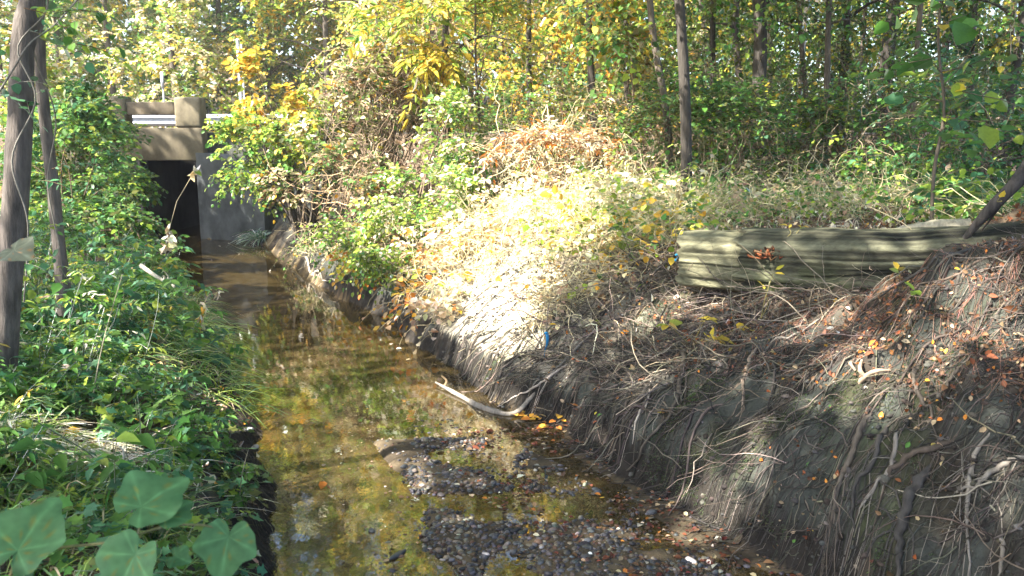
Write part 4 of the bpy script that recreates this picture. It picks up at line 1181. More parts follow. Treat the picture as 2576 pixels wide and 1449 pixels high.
# ---- fallen leaves: bank, weeds, shore
def litter(name, label, P, size, pal, lift=.006, lie=.45, shape=CURL):
    Ql = Quad()
    nn = normals(P)
    add_leaves(Ql, P + nn * (lift + rng.random((len(P), 1)) * .012), rng.normal(0, 1, P.shape), nn + rng.normal(0, lie, P.shape), size * np.exp(rng.normal(0, .35, len(P))), pick(pal, len(P), .3), shape)
    return tag(Ql.build(name, M_DRY), label, 'leaves', kind='stuff')
P = scatter(32000, 0.6, 7.5, 1.0, 8.0, lambda a, b, x, y: (a > .55) & (a < 5), lambda x, y: np.clip(.25 + 1.6 * (fbm(x, y, 21, 3.0, 3) - .4) + .25 * sstep(4.9, 4, y), 0, 1))
litter('leaf_litter', 'brown and rust leaf litter below and beside the log', P, .023, [(BROWN, 6), ((.19, .075, .035), 6), (TAN, 1.5), (ORAN, .5), (GOLD, .3), (PALE, .3)])
P = scatter(650, -.5, 4.5, 2.9, 7.0, lambda a, b, x, y: (a > .02) & (a < 1.2), lambda x, y: (fbm(x, y, 31, 4.0, 3) > .5) * 1.0)
litter('leaf_litter', 'scattered orange and yellow leaves on the bank face', P, .026, [(ORAN, 2), (RUST, 3), (BROWN, 3), (TAN, 3), (YELL, .7), (GREEN, .5)])
P = scatter(4200, -4, 6, 6.5, 14, lambda a, b, x, y: (a > np.where(y < 9, .9, .3)) & (a < 4.5))
litter('leaf_litter', 'pale dry leaves among the weeds of the sunlit slope', P, .04, [(TAN, 4), (PALE, 4), (STRAW, 3), (BROWN, 2)], .02, .8)
P = scatter(5000, -7, 0, 1.5, 14, lambda a, b, x, y: (b > .05))
litter('leaf_litter', 'dead leaves under the plants of the left bank', P, .05, [(TAN, 3), (BROWN, 4), (STRAW, 2), (GOLD, .6)], .01, .6)

# ---- sunlit weedy slope: arching dry stems, vines, tan and orange leaves
def weeds(name, label, px, Y, n, rad, pal, leaf, hgt, twn, shape=OVAL, tw_t=STRAW, drop=.5, L=.28):
    b = gb(px, Y)
    t = thing(name, label, 'weeds', b, 'weeds on the sunlit slope')
    Ql, Qt = Quad(), Quad()
    P = b + np.column_stack([rng.normal(0, rad, (n, 2)), np.zeros(n)])
    k_ = offsoil(0, 0, P[:, 0], P[:, 1]); P = P[k_] if k_.sum() > 4 else P
    a, _ = edge_s(P); P = P[a > min(np.interp(Y, [7.45, 7.8, 8.8, 9.6, 10.5], [.45, .95, .95, .45, .12]), np.quantile(a, .6))]; n = len(P)
    P[:, 2] = H(P[:, 0], P[:, 1])
    hh = hgt * (.3 + rng.random(n))
    D = rng.normal(0, .6, (n, 3)) + np.array([-.25, -.25, 0]); D[:, 2] = .7 + .5 * rng.random(n)
    st = paths(P, D, hh, 6, .15, .06)
    tubes(Qt, st, np.linspace(.0045, .002, 6)[None], 3, np.array(tw_t) * np.exp(rng.normal(0, .3, (n, 1))))
    sprays(Ql, Qt, st[:, -1], st[:, -1] - st[:, -2] + rng.normal(0, .03, (n, 3)), L * (.6 + .8 * rng.random(n)), 6, leaf, pal, drop, shape, .0022, tw_t)
    sprays(Ql, Qt, st[:, 3], rng.normal(0, 1, (n, 3)) + [0, 0, .2], L * (.6 + .8 * rng.random(n)), 5, leaf, pal, drop, shape, .0022, tw_t)
    if twn:
        p0 = b + np.column_stack([rng.normal(0, rad * 1.1, (twn, 2)), np.zeros(twn)])
        a, _ = edge_s(p0); p0 = p0[a > min(np.interp(Y, [7.45, 7.8, 8.8, 9.6, 10.5], [.3, .6, .6, .3, .1]), np.quantile(a, .6))]
        p0[:, 2] = H(p0[:, 0], p0[:, 1]) + .02 + rng.random(len(p0)) * hgt * .6
        tubes(Qt, paths(p0, rng.normal(0, 1, p0.shape) * [1, 1, .5], .3 + rng.random(len(p0)) * .6, 9, .33, .05), np.linspace(1, .5, 9)[None] * (.0015 + .0035 * rng.random((len(p0), 1)) ** 2), 3, np.array(tw_t) * np.exp(rng.normal(0, .35, (len(p0), 1))))
    Qt.build('stems', M_TWIG, t); Ql.build('foliage', M_LEAF, t)
P_TANO = [(TAN, 3), (GOLD, 1), (ORAN, 2), (PALE, 6), (STRAW, 3)]  # heavy PALE share paints sun glare into the slope weeds
WL = [(880, 11.2, 60, .28, [(ORAN, 3), (GOLD, 3), (YELL, 2), (LIME, 2)], .09, .3, 50, 'orange-leaved vine drooping over the water beside the green vine mound'),
      (1000, 9.3, 60, .3, [(ORAN, 3), (GOLD, 3), (TAN, 2), (LIME, 2)], .09, .3, 60, 'gold and orange leaves hanging just right of the green vine mound'),
      (1070, 8.3, 50, .28, P_TANO, .09, .3, 60, 'tan and orange leaves above the far part of the shaded bank edge'),
      (1150, 9.6, 60, .36, P_TANO, .085, .45, 110, 'tan leafy weeds in the middle of the sunlit slope'),
      (1290, 9.7, 60, .42, [(PALE, 5), (STRAW, 3), (LIME, 1)], .07, .5, 140, 'glare-bleached pale weeds on the brightest part of the slope'),
      (1200, 8.7, 26, .2, P_TANO, .08, .35, 110, 'dry brownish weeds just above the sunlit bare soil'),
      (1450, 8.7, 60, .36, [(STRAW, 3), (PALE, 4), (YELL, 1), (LIME, 2)], .07, .5, 110, 'yellowish weeds left of the blue-tied stick'),
      (1560, 8.2, 70, .36, [(YELL, 1.5), (LIME, 3), (STRAW, 3), (PALE, 2)], .08, .5, 80, 'yellow-green weeds between slope and log end'),
      (1520, 10.2, 100, .5, [(PALE, 3), (LIME, 3), (STRAW, 3)], .07, .5, 110, 'pale green weeds at the crest of the slope'),
      (1650, 7.6, 46, .25, [(LIME, 3), (GREEN, 3), (GOLD, 2), (YELL, 2)], .08, .4, 60, 'green and gold sprigs beside the splintered log end'),
      (1700, 9.0, 100, .45, [(LIME, 3), (GREEN, 4), (PALE, 1), (STRAW, 1)], .07, .5, 60, 'light green weeds behind the splintered log end'),
      (1880, 8.6, 80, .4, [(GREEN, 3), (LIME, 2), (TAN, 2), (PALE, 1)], .06, .28, 60, 'short green weeds behind the middle of the log'),
      (2080, 8.4, 80, .4, [(GREEN, 3), (LIME, 2), (TAN, 2), (PALE, 1)], .06, .25, 70, 'low sunlit weeds on the flat ground past the log'),
      (2230, 8.9, 80, .45, [(GREEN, 4), (LIME, 2), (TAN, 1)], .06, .3, 60, 'low green weeds left of the bright leafy plant'),
      (1930, 10.0, 80, .5, [(OLIVE, 3), (GREEN, 3), (TAN, 2), (STRAW, 2)], .06, .4, 60, 'straggly olive weeds at the wood edge'),
      (2500, 6.6, 50, .25, [(GREEN, 3), (LIME, 3), (TEAL, 1)], .07, .3, 20, 'green sprigs behind the arching dark root'),
      (1390, 7.2, 22, .2, [(TAN, 3), (STRAW, 3), (GOLD, 1)], .06, .25, 90, 'dry tangled stems at the right edge of the sunlit soil'),
      (1480, 7.3, 40, .28, [(TAN, 2), (STRAW, 3), (GOLD, 2), (LIME, 1)], .065, .3, 110, 'dry tangled stems above the curved roots'),
      (740, 13.8, 70, .3, [(OLIVE, 3), (GREEN, 3), (GOLD, 1), (TAN, 2)], .06, .35, 60, 'olive weeds at the foot of the wing wall'),
      (900, 12.6, 60, .35, P_DRY + [(GREEN, 3)], .06, .35, 70, 'dull brown weeds above the pale looping root')]
for px, Y, n, rad, pal, lf, hg, tw, lab in WL:
    weeds('weed_clump', lab, px, Y, int(n * 1.25), rad, pal, lf * .78, hg, int(tw * 1.5))
Ql, Qt = Quad(), Quad()
n = 1700
P = scatter(n, -3.5, 6, 6.6, 13, lambda a, b, x, y: (a > .25) & (a < 5) & offsoil(a, b, x, y))
blades(Ql, P, rng.normal(0, .5, P.shape) + [0, 0, .8], .18 + .3 * rng.random(n), .0035, [(STRAW, 4), (PALE, 3), (LIME, 2), (GREEN, 2)], .9)
P = scatter(2600, .3, 7, 7.6, 13, lambda a, b, x, y: (a > 1.4) & (a < 7))
blades(Ql, P, rng.normal(0, .5, P.shape) + [0, 0, .8], .10 + .16 * rng.random(len(P)), .004, [(GREEN, 4), (LIME, 3), (STRAW, 2)], .8)
P9 = scatter(1500, 3.4, 9, 1.0, 9.0, lambda a, b, x, y: (a > 2.0))
blades(Ql, P9, rng.normal(0, .5, P9.shape) + [0, 0, .8], .12 + .2 * rng.random(len(P9)), .004, [(GREEN, 4), (LIME, 2), (STRAW, 3)], .8)
sprays(Ql, None, P9[::2], rng.normal(0, 1, P9[::2].shape) * [1, 1, .3] + [0, 0, .5], .18, 5, .055, [(GREEN, 4), (LIME, 2), (TAN, 2), (TEAL, 1)], .3)
sprays(Ql, None, P[:1500], rng.normal(0, 1, (1500, 3)) * [1, 1, .3] + [0, 0, .5], .16, 5, .05, [(GREEN, 4), (LIME, 3), (TAN, 2), (TEAL, 1)], .3)
tag(Ql.build('grass', M_GRASS), 'dry grass and ground cover on the right bank', 'grass', kind='stuff')

# yellow seedlings below and on the log
def sprig(name, label, cat, base, tips, leaf, pal, m=5, L=.12, shape=OVAL, mat=None, st=(.2, .17, .06), droop=.3, r=.004):
    t = thing(name, label, cat, base)
    Ql, Qt = Quad(), Quad()
    for tp in tips:
        p = smooth_path([base, (np.asarray(base) + tp) / 2 + rng.normal(0, .015, 3), tp], 8)
        Qt = Quad(); tubes(Qt, p[None], np.linspace(r, r * .5, 8)[None], 5, st); Qt.build('stem', M_TWIG, t)
        sprays(Ql, None, p[-1:], p[-1:] - p[-3:-2], L, m, leaf, pal, droop, shape)
    Ql.build('leaves', mat or M_LEAF, t)
YL = [(YELL, 4), ((.55, .42, .05), 3), (LIME, 1)]
g = ground(1740, 870)
sprig('seedling', 'bright yellow-leaved seedling growing from the bank below the log end', 'plant', g, [B(1690, 822, g[1] - .1), B(1770, 812, g[1] - .12), B(1850, 828, g[1] - .1), B(1780, 850, g[1] - .15)], .085, YL, 5, .10)
sprig('yellow_stalk', 'yellow leafy stalk leaning against the front of the log', 'plant', B(1915, 800, 5.62), [B(1925, 730, 5.62), B(1945, 690, 5.62)], .075, YL, 2, .05, NARROW)
sprig('yellow_stalk', 'yellow leafy sprig standing on top of the log', 'plant', B(1970, 605, 5.9), [B(1985, 575, 5.9), B(2010, 578, 5.9)], .05, YL, 3, .05, NARROW)
for px, py, lab in ((2310, 745, 'yellow fallen leaves on the litter right of the log'), (2270, 700, 'small yellow sprig where the litter meets the log'), (2520, 510, 'single yellow leaf caught on the arching dark root')):
    g = ground(px, py) if px != 2520 else B(2520, 510, 5.1)
    sprig('yellow_leaf', lab, 'leaf', g + [0, 0, .01], [g + [-.03, -.02, .03]], .06, YL, 3 if px != 2520 else 1, .04)
# blue survey ribbons
def ribbon(label, top, L, w, r0):
    t = thing('ribbon', label, 'ribbon', top)
    n = 8; v = []
    for i in range(n):
        s = i / (n - 1)
        c = np.asarray(top) + np.array([.012 * math.sin(s * 5 + r0), -.01 * math.sin(s * 4), -L * s])
        a = r0 + s * 1.2
        v += [c + np.array([math.cos(a), math.sin(a), 0]) * w, c - np.array([math.cos(a), math.sin(a), 0]) * w]
    f = np.array([[2 * i, 2 * i + 1, 2 * i + 3, 2 * i + 2] for i in range(n - 1)])
    o = mesh_obj('tail', np.array(v), f, M_PLASTIC, t, (.03, .25, .48)); o.modifiers.new('s', 'SOLIDIFY').thickness = .001
    Q = Quad(); k = np.asarray(top)
    tubes(Q, [smooth_path([k + [-.012, 0, 0], k + [0, -.012, .008], k + [.012, 0, 0], k + [0, .01, -.004]], 8)], .007, 6, (.03, .27, .5)); Q.build('knot', M_PLASTIC, t, True)
    return t
g = ground(1373, 925)
ribbon('blue flagging ribbon hanging from a stick on the bank', B(1374, 838, g[1] - .02), .20, .014, .3)
Q = Quad(); tubes(Q, [smooth_path([g, B(1372, 880, g[1] + .02), B(1376, 800, g[1] + .03), B(1382, 760, g[1] + .06)], 10)], np.linspace(.006, .003, 10)[None], 6, (.25, .2, .15)); o = Q.build('stick', M_ROOT); tag(o, 'upright stick that holds the hanging blue ribbon', 'stick')
g = ground(1702, 690)
ribbon('short blue ribbon tied beside the splintered log end', B(1703, 642, 6.35), .05, .014, 1.0)
Q = Quad(); tubes(Q, [smooth_path([g, B(1702, 660, 6.36), B(1704, 610, 6.38), B(1690, 560, 6.4)], 10)], np.linspace(.006, .003, 10)[None], 6, (.25, .2, .15)); o = Q.build('stick', M_ROOT); tag(o, 'upright twig that holds the short blue ribbon', 'stick')

# ==================================================================================================
#                                   CREEK: GRAVEL, LEAVES, DEBRIS
# ==================================================================================================
s_ = [-1, 0, 1]
cv = np.array([[x, y, z] for x in s_ for y in s_ for z in s_ if max(abs(x), abs(y), abs(z)) == 1], float)
def cid(x, y, z): return int(np.nonzero((cv == [x, y, z]).all(1))[0][0])
cf = []
for ax_ in range(3):
    for sg in (-1, 1):
        for a in (-1, 0):
            for b in (-1, 0):
                q = []
                for (da, db) in ((0, 0), (1, 0), (1, 1), (0, 1)):
                    c3 = [0, 0, 0]; c3[ax_] = sg; c3[(ax_ + 1) % 3] = a + da; c3[(ax_ + 2) % 3] = b + db
                    q.append(cid(*c3))
                cf.append(q if sg > 0 else q[::-1])
cf = np.array(cf); cs = nrm(cv)
def stones(Q, P, size, pal, sq=.6):
    n = len(P)
    sc = size[:, None] * np.exp(rng.normal(0, .25, (n, 3))) * np.array([1, 1, sq])
    v = cs[None] * (1 + rng.normal(0, .13, (n, 26, 1))) * sc[:, None, :]
    a = rng.random(n) * 6.28
    R = np.stack([np.stack([np.cos(a), -np.sin(a), 0 * a], 1), np.stack([np.sin(a), np.cos(a), 0 * a], 1), np.stack([0 * a, 0 * a, 1 + 0 * a], 1)], 1)
    v = np.einsum('nij,nkj->nki', R, v) + P[:, None]
    f = (np.arange(n)[:, None, None] * 26 + cf[None]).reshape(-1, 4)
    Q.add(v.reshape(-1, 3), f, np.repeat(pick(pal, n, .3), 26, 0))
Q = Quad(); n = 9000
P = scatter(n, -1.2, 4.3, 2.9, 8.5, lambda a, b, x, y: (a > -.02) & (a < 1.9), lambda x, y: np.clip(.2 + 2.5 * (fbm(x, y, 71, 5, 3) - .45), 0, 1))
stones(Q, P, .004 + .016 * rng.random(n) ** 3, [((.065, .062, .055), 4), ((.04, .034, .028), 4), ((.09, .08, .066), 1)], .7)
tag(Q.build('crumbled_earth', M_SOIL, None, False), 'crumbs and clods of earth on the cut bank', 'earth', kind='stuff')
P_ST = [((.04, .04, .045), 5), ((.085, .085, .092), 3), ((.14, .12, .095), 2), ((.07, .04, .028), 2), ((.24, .22, .19), .6)]
def inbar(a, b, x, y):
    w = np.maximum(-a, 0) + np.maximum(-b, 0); fr = -a / np.maximum(w, .1)
    lim = np.interp(y, [3.2, 3.8, 4.4, 5.0, 5.8, 6.3], [.93, .88, .70, .62, .50, .35])
    return (a < -.02) & (b < -.05) & (fr > .16 + .3 * (fbm(x, y, 33, 3, 2) - .5)) & (fr < lim + .12 * (fbm(x, y, 3, 5, 2) - .5))
Q = Quad()
n = 17000
P = scatter(n, -1.6, 1.7, 3.0, 6.2, inbar, lambda x, y: np.clip(.75 + 3.4 * (fbm(x, y, 14, 2.6, 4) - .46), 0, 1))
sz = .0035 + .015 * rng.random(n) ** 3.8
P[:, 2] = P[:, 2] * .75 + sz * (.1 + .5 * rng.random(n)) - .001
stones(Q, P, sz, P_ST)
n = 2500
P = scatter(n, -2.2, 1.7, 3.0, 7.5, lambda a, b, x, y: (a < -.02) & (b < -.1))
stones(Q, P, .006 + .008 * rng.random(n), P_ST)
tag(Q.build('gravel', M_STONE, None, True), 'dark wet gravel breaking the surface of the shallows', 'gravel', kind='stuff')
big = [(1000, 1395, .034, 'dark rounded stone at the upper left of the gravel bar'), (935, 1335, .022, 'small dark stone by the deep pool'), (1190, 1395, .03, 'flat dark stone in the middle of the gravel bar'),
       (1480, 1400, .036, 'large dark stone near the bottom of the shallows'), (1260, 1350, .026, 'dark stone behind the flat stone of the gravel bar'), (1640, 1290, .03, 'dark stone between the red leaf drift and the bank'),
       (1560, 1395, .03, 'dark stone under the drift of red leaves'), (1110, 1245, .022, 'dark stone at the upstream edge of the gravel bar')]
for px, py, r0, lab in big:
    Q = Quad(); c = at_z(px, py, .004)
    stones(Q, c[None], np.array([r0]), P_ST[:2])
    o = Q.build('stone', M_STONE, None, True); o.data.materials[0] = M_STONE
    m = o.modifiers.new('round', 'SUBSURF'); m.levels = m.render_levels = 1
    tag(o, lab, 'stone', 'larger stones of the gravel bar')
# leaves in and on the water
def flat_leaves(name, label, P, size, pal, z=.004, tilt=.10, shape=OVAL, mat=M_DRY):
    Ql = Quad(); P = P.copy(); P[:, 2] = np.maximum(H(P[:, 0], P[:, 1]), 0) + z + rng.random(len(P)) * .004
    add_leaves(Ql, P, rng.normal(0, 1, P.shape) * [1, 1, .05], rng.normal(0, tilt, P.shape) + [0, 0, 1], size * np.exp(rng.normal(0, .3, len(P))), pick(pal, len(P), .3), shape)
    return tag(Ql.build(name, mat), label, 'leaves', kind='stuff')
P = scatter(1000, -.6, 2, 3.2, 6.0, lambda a, b, x, y: (a < .05) & (a > -.95), lambda x, y: np.clip((fbm(x, y, 40, 3, 3) - .40) * 4, 0, 1))
flat_leaves('drift_leaves', 'red and brown wet leaves drifted along the right shallows', P, .030, [((.15, .05, .025), 3), (BROWN, 6), ((.13, .035, .025), 2), (TAN, 1.5), (ORAN, .4), (PALE, .3)], .004, .35, CURL)
P = scatter(260, -1.5, 1.5, 3.2, 6.6, lambda a, b, x, y: (a < -.03) & (b < -.3))
flat_leaves('drift_leaves', 'small leaf scraps floating over the gravel', P, .02, [(BROWN, 3), (TAN, 3), (PALE, 1), (GREEN, .5), (GOLD, 1)])
P = np.array([at_z(x, y, 0) for x, y in ((1310, 1048), (1345, 1052), (1370, 1060), (1390, 1075), (1410, 1080), (1330, 1058), (1360, 1075), (1440, 1090), (1325, 1045))])
flat_leaves('drift_leaves', 'orange leaves washed up against the driftwood', np.repeat(P, 3, 0) + rng.normal(0, .03, (27, 3)), .06, [(ORAN, 3), (GOLD, 3), (TAN, 2)], .012, .3)
P = np.array([at_z(x, y, 0) for x, y in ((997, 880), (1035, 905), (935, 855), (550, 620), (600, 640), (640, 628), (530, 655), (985, 865), (575, 612))])
flat_leaves('drift_leaves', 'few pale leaves floating on the still upstream water', P, .05, [(PALE, 3), (TAN, 1)], .004, .03)
for px, py, r0, lab, col in ((622, 1085, .045, 'white stone lodged at the edge of the left bank', (.62, .62, .66)), (640, 1128, .032, 'smaller grey stone below the white stone', (.35, .33, .33)), (612, 1297, .022, 'small white stone on the dark left waterline', (.7, .68, .66)), (1738, 1418, .035, 'flat white stone in the right shallows', (.66, .58, .52))):
    Q = Quad(); c = ground(px, py); c[2] = max(c[2], 0) + r0 * .3
    stones(Q, c[None], np.array([r0]), [(col, 1)], .55)
    o = Q.build('stone', M_STONE, None, True); m = o.modifiers.new('round', 'SUBSURF'); m.levels = m.render_levels = 1
    tag(o, lab, 'stone')
for px, py, lab in ((813, 1222, 'orange leaf floating on the deep pool'), (765, 637, 'bright orange leaf hanging over the far waterline'), (978, 803, 'orange leaf stuck on the shaded bank by the water')):
    g = ground(px, py); g[2] = max(g[2], .006)
    sprig('orange_leaf', lab, 'leaf', g, [g + [.01, -.01, .02]], .075, [(ORAN, 1)], 2, .03)

# ==================================================================================================
#                                   LEFT BANK
# ==================================================================================================
def ldens(x, y): return np.clip((3.2 / np.hypot(x, y)) ** 1.15, .05, 1)
P_HERB = [(TEAL, 5), (GREEN, 5), ((.12, .23, .05), 3), (LIME, .8)]
STRAWC = ground(110, 1140); STONEC = ground(560, 1000)
Ql, Qt = Quad(), Quad()
def herbs(n, x0, x1, y0, y1, cond, hg, leaf, pal, m=6, shape=OVAL, L=.17, nsp=3):
    P = scatter(n, x0, x1, y0, y1, cond, ldens)
    P = P[(np.hypot((P[:, 0] - STRAWC[0]) / .55, (P[:, 1] - STRAWC[1]) / .30) > 1) & (np.hypot((P[:, 0] - STONEC[0]) / .6, (P[:, 1] - STONEC[1]) / .85) > 1)]; n = len(P)
    hh = hg * (.35 + .9 * rng.random(n))
    D = rng.normal(0, .3, (n, 3)) + [.1, -.05, 0]; D[:, 2] = 1
    st = paths(P, D, hh, 6, .12, .03)
    tubes(Qt, st, np.linspace(.004, .002, 6)[None], 3, np.array((.09, .12, .045)) * np.exp(rng.normal(0, .3, (n, 1))))
    for k in range(nsp):
        q = st[np.arange(n), rng.integers(2, 6, n)]
        a = rng.random(n) * 6.28
        d = np.column_stack([np.cos(a), np.sin(a), .15 + .3 * rng.random(n)])
        sprays(Ql, Qt, q, d, L * (.6 + .7 * rng.random(n)), m, leaf, pal, .35, shape, .002, (.10, .12, .05))
lb = lambda a, b, x, y: (b > .02)
lcl = lambda x, y: (fbm(x, y, 81, 1.6, 3) > .47)
herbs(180, -5.5, 0, 3.1, 9, lambda a, b, x, y: (b > np.where(y < 5, .55, .35)) & lcl(x, y), .36, .075, P_HERB, 6, LANCE)
herbs(170, -5.5, 0, 3.6, 9, lambda a, b, x, y: (b > .6), .62, .05, [(LIME, 3), (GREEN, 3), (YELL, .7), (PALE, .5)], 7, NARROW, .16, 4)
herbs(200, -5.5, 0, 3.1, 9, lambda a, b, x, y: (b > np.where(y < 5, .5, .35)) & ~lcl(x, y), .26, .055, P_HERB + [(LIME, 1)], 7, LOBE, .16)
herbs(430, -7, 0, 5.5, 15, lambda a, b, x, y: (b > .05), .45, .085, P_HERB + [(LIME, 2), (YELL, .4)], 6, LANCE)
herbs(260, -3.5, 0, 2.4, 5, lambda a, b, x, y: (b > .15), .18, .05, P_HERB + [(OLIVE, 2)], 5, LOBE, .13)
herbs(330, -3.6, 0, 3.4, 8, lambda a, b, x, y: (b > np.where(y < 5, .45, .2)) & (b < 1.8), .20, .065, P_HERB + [(LIME, 1)], 7, NARROW)
v1, f1, t1 = Ql.arrays(); U_ = Quad(); U_.add(v1, f1, t1); v1, f1, t1 = Qt.arrays(); U_.add(v1, f1, t1)
tag(U_.build('undergrowth', M_LEAF), 'broad-leaved green undergrowth covering the left bank', 'undergrowth', kind='stuff')
# grass: a fringe that leans over the water, a straw patch
Ql = Quad(); n = 11000
P = scatter(n, -4.5, 0, 2.8, 9.0, lambda a, b, x, y: (b > np.interp(y, [4, 5.2, 6.2], [.42, .30, .06])) & (b < 2.6), lambda x, y: np.clip(.1 + 4.0 * (fbm(x, y, 51, 2.6, 3) - .45), 0, 1))
P = P[np.hypot((P[:, 0] - STONEC[0]) / .5, (P[:, 1] - STONEC[1]) / .75) > 1]; n = len(P)
blades(Ql, P, rng.normal(0, .55, P.shape) + [.12, -.1, .8], .10 + .30 * rng.random(n) ** 1.4, .003 + .003 * rng.random(n), [(GREEN, 4), (LIME, 4), ((.15, .22, .035), 4), (STRAW, .8)], .8)
n = 1500
P = scatter(n, -4, 0, 6, 14, lambda a, b, x, y: (b > -.02) & (b < 1.6))
blades(Ql, P, rng.normal(0, .45, P.shape) + [.35, -.15, .75], .2 + .3 * rng.random(n), .005, [(GREEN, 4), (LIME, 4), (STRAW, 1)], 1.0)
tag(Ql.build('grass', M_GRASS), 'long green grass among the plants of the left bank', 'grass', kind='stuff')
Ql = Quad(); n = 620
g = STRAWC
P = g + np.column_stack([rng.normal(0, .28, n), rng.normal(0, .15, n), np.zeros(n)]); P[:, 2] = H(P[:, 0], P[:, 1]) + .02 + rng.random(n) * .05
blades(Ql, P, rng.normal(0, 1, P.shape) * [1, .7, .25], .12 + .2 * rng.random(n), .004, [(STRAW, 3), (PALE, 4), (TAN, 2)], .4)
tag(Ql.build('straw', M_DRY), 'bleached straw lying in the sun patch of the left bank', 'straw', kind='stuff')
# dark bare overhang with hanging rootlets at the near left waterline
Q = Quad(); n = 700
P = scatter(n, -2.6, 0, 2.9, 6.5, lambda a, b, x, y: (b > .0) & (b < .22))
pp = crawl(P, np.tile([1.0, -.2], (n, 1)) + rng.normal(0, .5, (n, 2)), .08 + .18 * rng.random(n), 8, .3, .01)
tubes(Q, pp, np.linspace(1, .4, 8)[None] * (.001 + .0025 * rng.random((n, 1)) ** 2), 3, pick([((.05, .04, .03), 4), ((.13, .11, .07), 1), ((.03, .025, .02), 4)], n))
tag(Q.build('root_fibres', M_ROOT), 'rootlets and dead stems hanging at the left waterline', 'roots', kind='stuff')

# individual sticks and stems of the left bank
def stickthing(name, label, cat, pts, r0, col, forks=0, mat=None):
    p = smooth_path(pts, 20)
    t = thing(name, label, cat, p[0])
    Q = Quad(); tubes(Q, p[None], np.linspace(r0, r0 * .45, 20)[None], 7, col, .15); Q.build('stem', M_ROOT, t, True)
    if forks:
        i = rng.integers(6, 18, forks)
        for c_ in paths(p[i], rng.normal(0, 1, (forks, 3)), .12 + .1 * rng.random(forks), 6, .3):
            Q = Quad(); tubes(Q, c_[None], np.linspace(r0 * .5, .001, 6)[None], 4, col); Q.build('twig', M_ROOT, t, True)
    return t, p
stickthing('dead_branch', 'bleached broken branch caught in the plants above the water', 'branch', [B(355, 668, 7.2), B(385, 690, 7.1), B(440, 722, 7.0)], .022, (.5, .45, .36), 3)
stickthing('forked_twig', 'bleached forked twig standing out of the undergrowth', 'twig', [ground(300, 1210), B(312, 1140, 3.6), B(280, 1112, 3.6), B(240, 1110, 3.6)], .005, (.55, .5, .44), 3)
stickthing('weed_stalk', 'long thin dry stalk leaning across the green undergrowth', 'stalk', [ground(225, 1060), B(245, 930, 4.4), B(270, 820, 4.5), B(308, 690, 4.6)], .004, (.3, .27, .18))
stickthing('weed_stalk', 'thin upright stalk in the grass near the water', 'stalk', [ground(355, 1150), B(352, 1050, 4.1), B(345, 990, 4.1)], .003, (.28, .3, .2))
stickthing('weed_stalk', 'thin stalk standing above the dark overhang', 'stalk', [ground(600, 1290), B(608, 1200, 4.0), B(625, 1130, 4.0)], .003, (.3, .26, .18))
t, p = stickthing('seed_stalk', 'dry weed with pale tufted seed heads in front of the dark opening', 'weed', [ground(418, 640), B(425, 580, 9.0), B(440, 520, 9.0), B(470, 450, 9.0), B(490, 430, 9.0)], .008, (.42, .34, .22), 4)
for i in (8, 10, 14, 17, 19):
    Ql = Quad()
    add_leaves(Ql, p[[i] * 9] + rng.normal(0, .008, (9, 3)), rng.normal(0, 1, (9, 3)) + [0, 0, -.6], rng.normal(0, 1, (9, 3)), .10 * np.exp(rng.normal(0, .3, 9)), pick([(PALE, 3), (STRAW, 2), (TAN, 2), (LIME, 1)], 9), CURL)
    Ql.build('seed_head', M_DRY, t)
t, p = stickthing('seed_stalk', 'drooping dry weed over the water below the broken branch', 'weed', [ground(500, 860), B(510, 780, 6.6), B(525, 740, 6.6), B(548, 735, 6.6)], .005, (.38, .30, .18), 5)
for i in (10, 14, 17, 19):
    Ql = Quad()
    add_leaves(Ql, p[[i] * 7] + rng.normal(0, .008, (7, 3)), rng.normal(0, .6, (7, 3)) + [0, 0, -1], rng.normal(0, 1, (7, 3)), .07, pick([(STRAW, 3), (GOLD, 2), (TAN, 2)], 7), NARROW)
    Ql.build('seed_head', M_DRY, t)
g = at_z(655, 600, .1)
t = thing('grass_tuft', 'grassy tuft beside the foot of the wing wall', 'grass', g)
Ql = Quad(); n = 130; blades(Ql, g + rng.normal(0, .07, (n, 3)) * [1, 1, .1], rng.normal(0, .5, (n, 3)) + [-.3, -.2, .7], .35 + .3 * rng.random(n), .008, [(GREEN, 3), (TEAL, 2), (PALE, 1)], 1.0); Ql.build('leaves', M_LEAF, t)

# climbing vine round the two left trunks
t = thing('climbing_vine', 'leafy vine with grey stems climbing the two left trunks', 'vine', pA[2])
Ql, Qt = Quad(), Quad()
VP = [[B(60, 760, 4.4), B(70, 560, 4.35), B(30, 400, 4.35), B(90, 250, 4.4), B(45, 120, 4.4), B(120, 20, 4.4), B(90, -100, 4.4)],
      [B(150, 620, 5.9), B(120, 460, 5.9), B(140, 300, 5.8), B(90, 150, 5.6), B(60, 30, 5.2), B(30, -60, 5)],
      [B(-20, 260, 4.2), B(30, 180, 4.2), B(75, 110, 4.2), B(140, 60, 4.3), B(220, -30, 4.4)]]
for pts in VP:
    p = smooth_path(pts, 40); tubes(Qt, p[None], np.full((1, 40), .0045), 6, (.15, .14, .12), .3)
    i = rng.integers(0, 40, 16); D = rng.normal(0, 1, (16, 3)) * [1, .5, .5]
    i = i[:7]; D = D[:7]
    sprays(Ql, Qt, p[i], D, .18 + .12 * rng.random(7), 6, .055, [(GREEN, 4), (TEAL, 4), (LIME, 3)], .4, OVAL, .002, (.25, .24, .2))
p0 = np.array([B(110, 440, 5.2), B(90, 455, 5.1), B(130, 425, 5.3), B(170, 70, 4.2), B(190, 110, 4.2), B(150, 30, 4.2), B(230, 30, 4.4), B(60, 20, 4.2)])
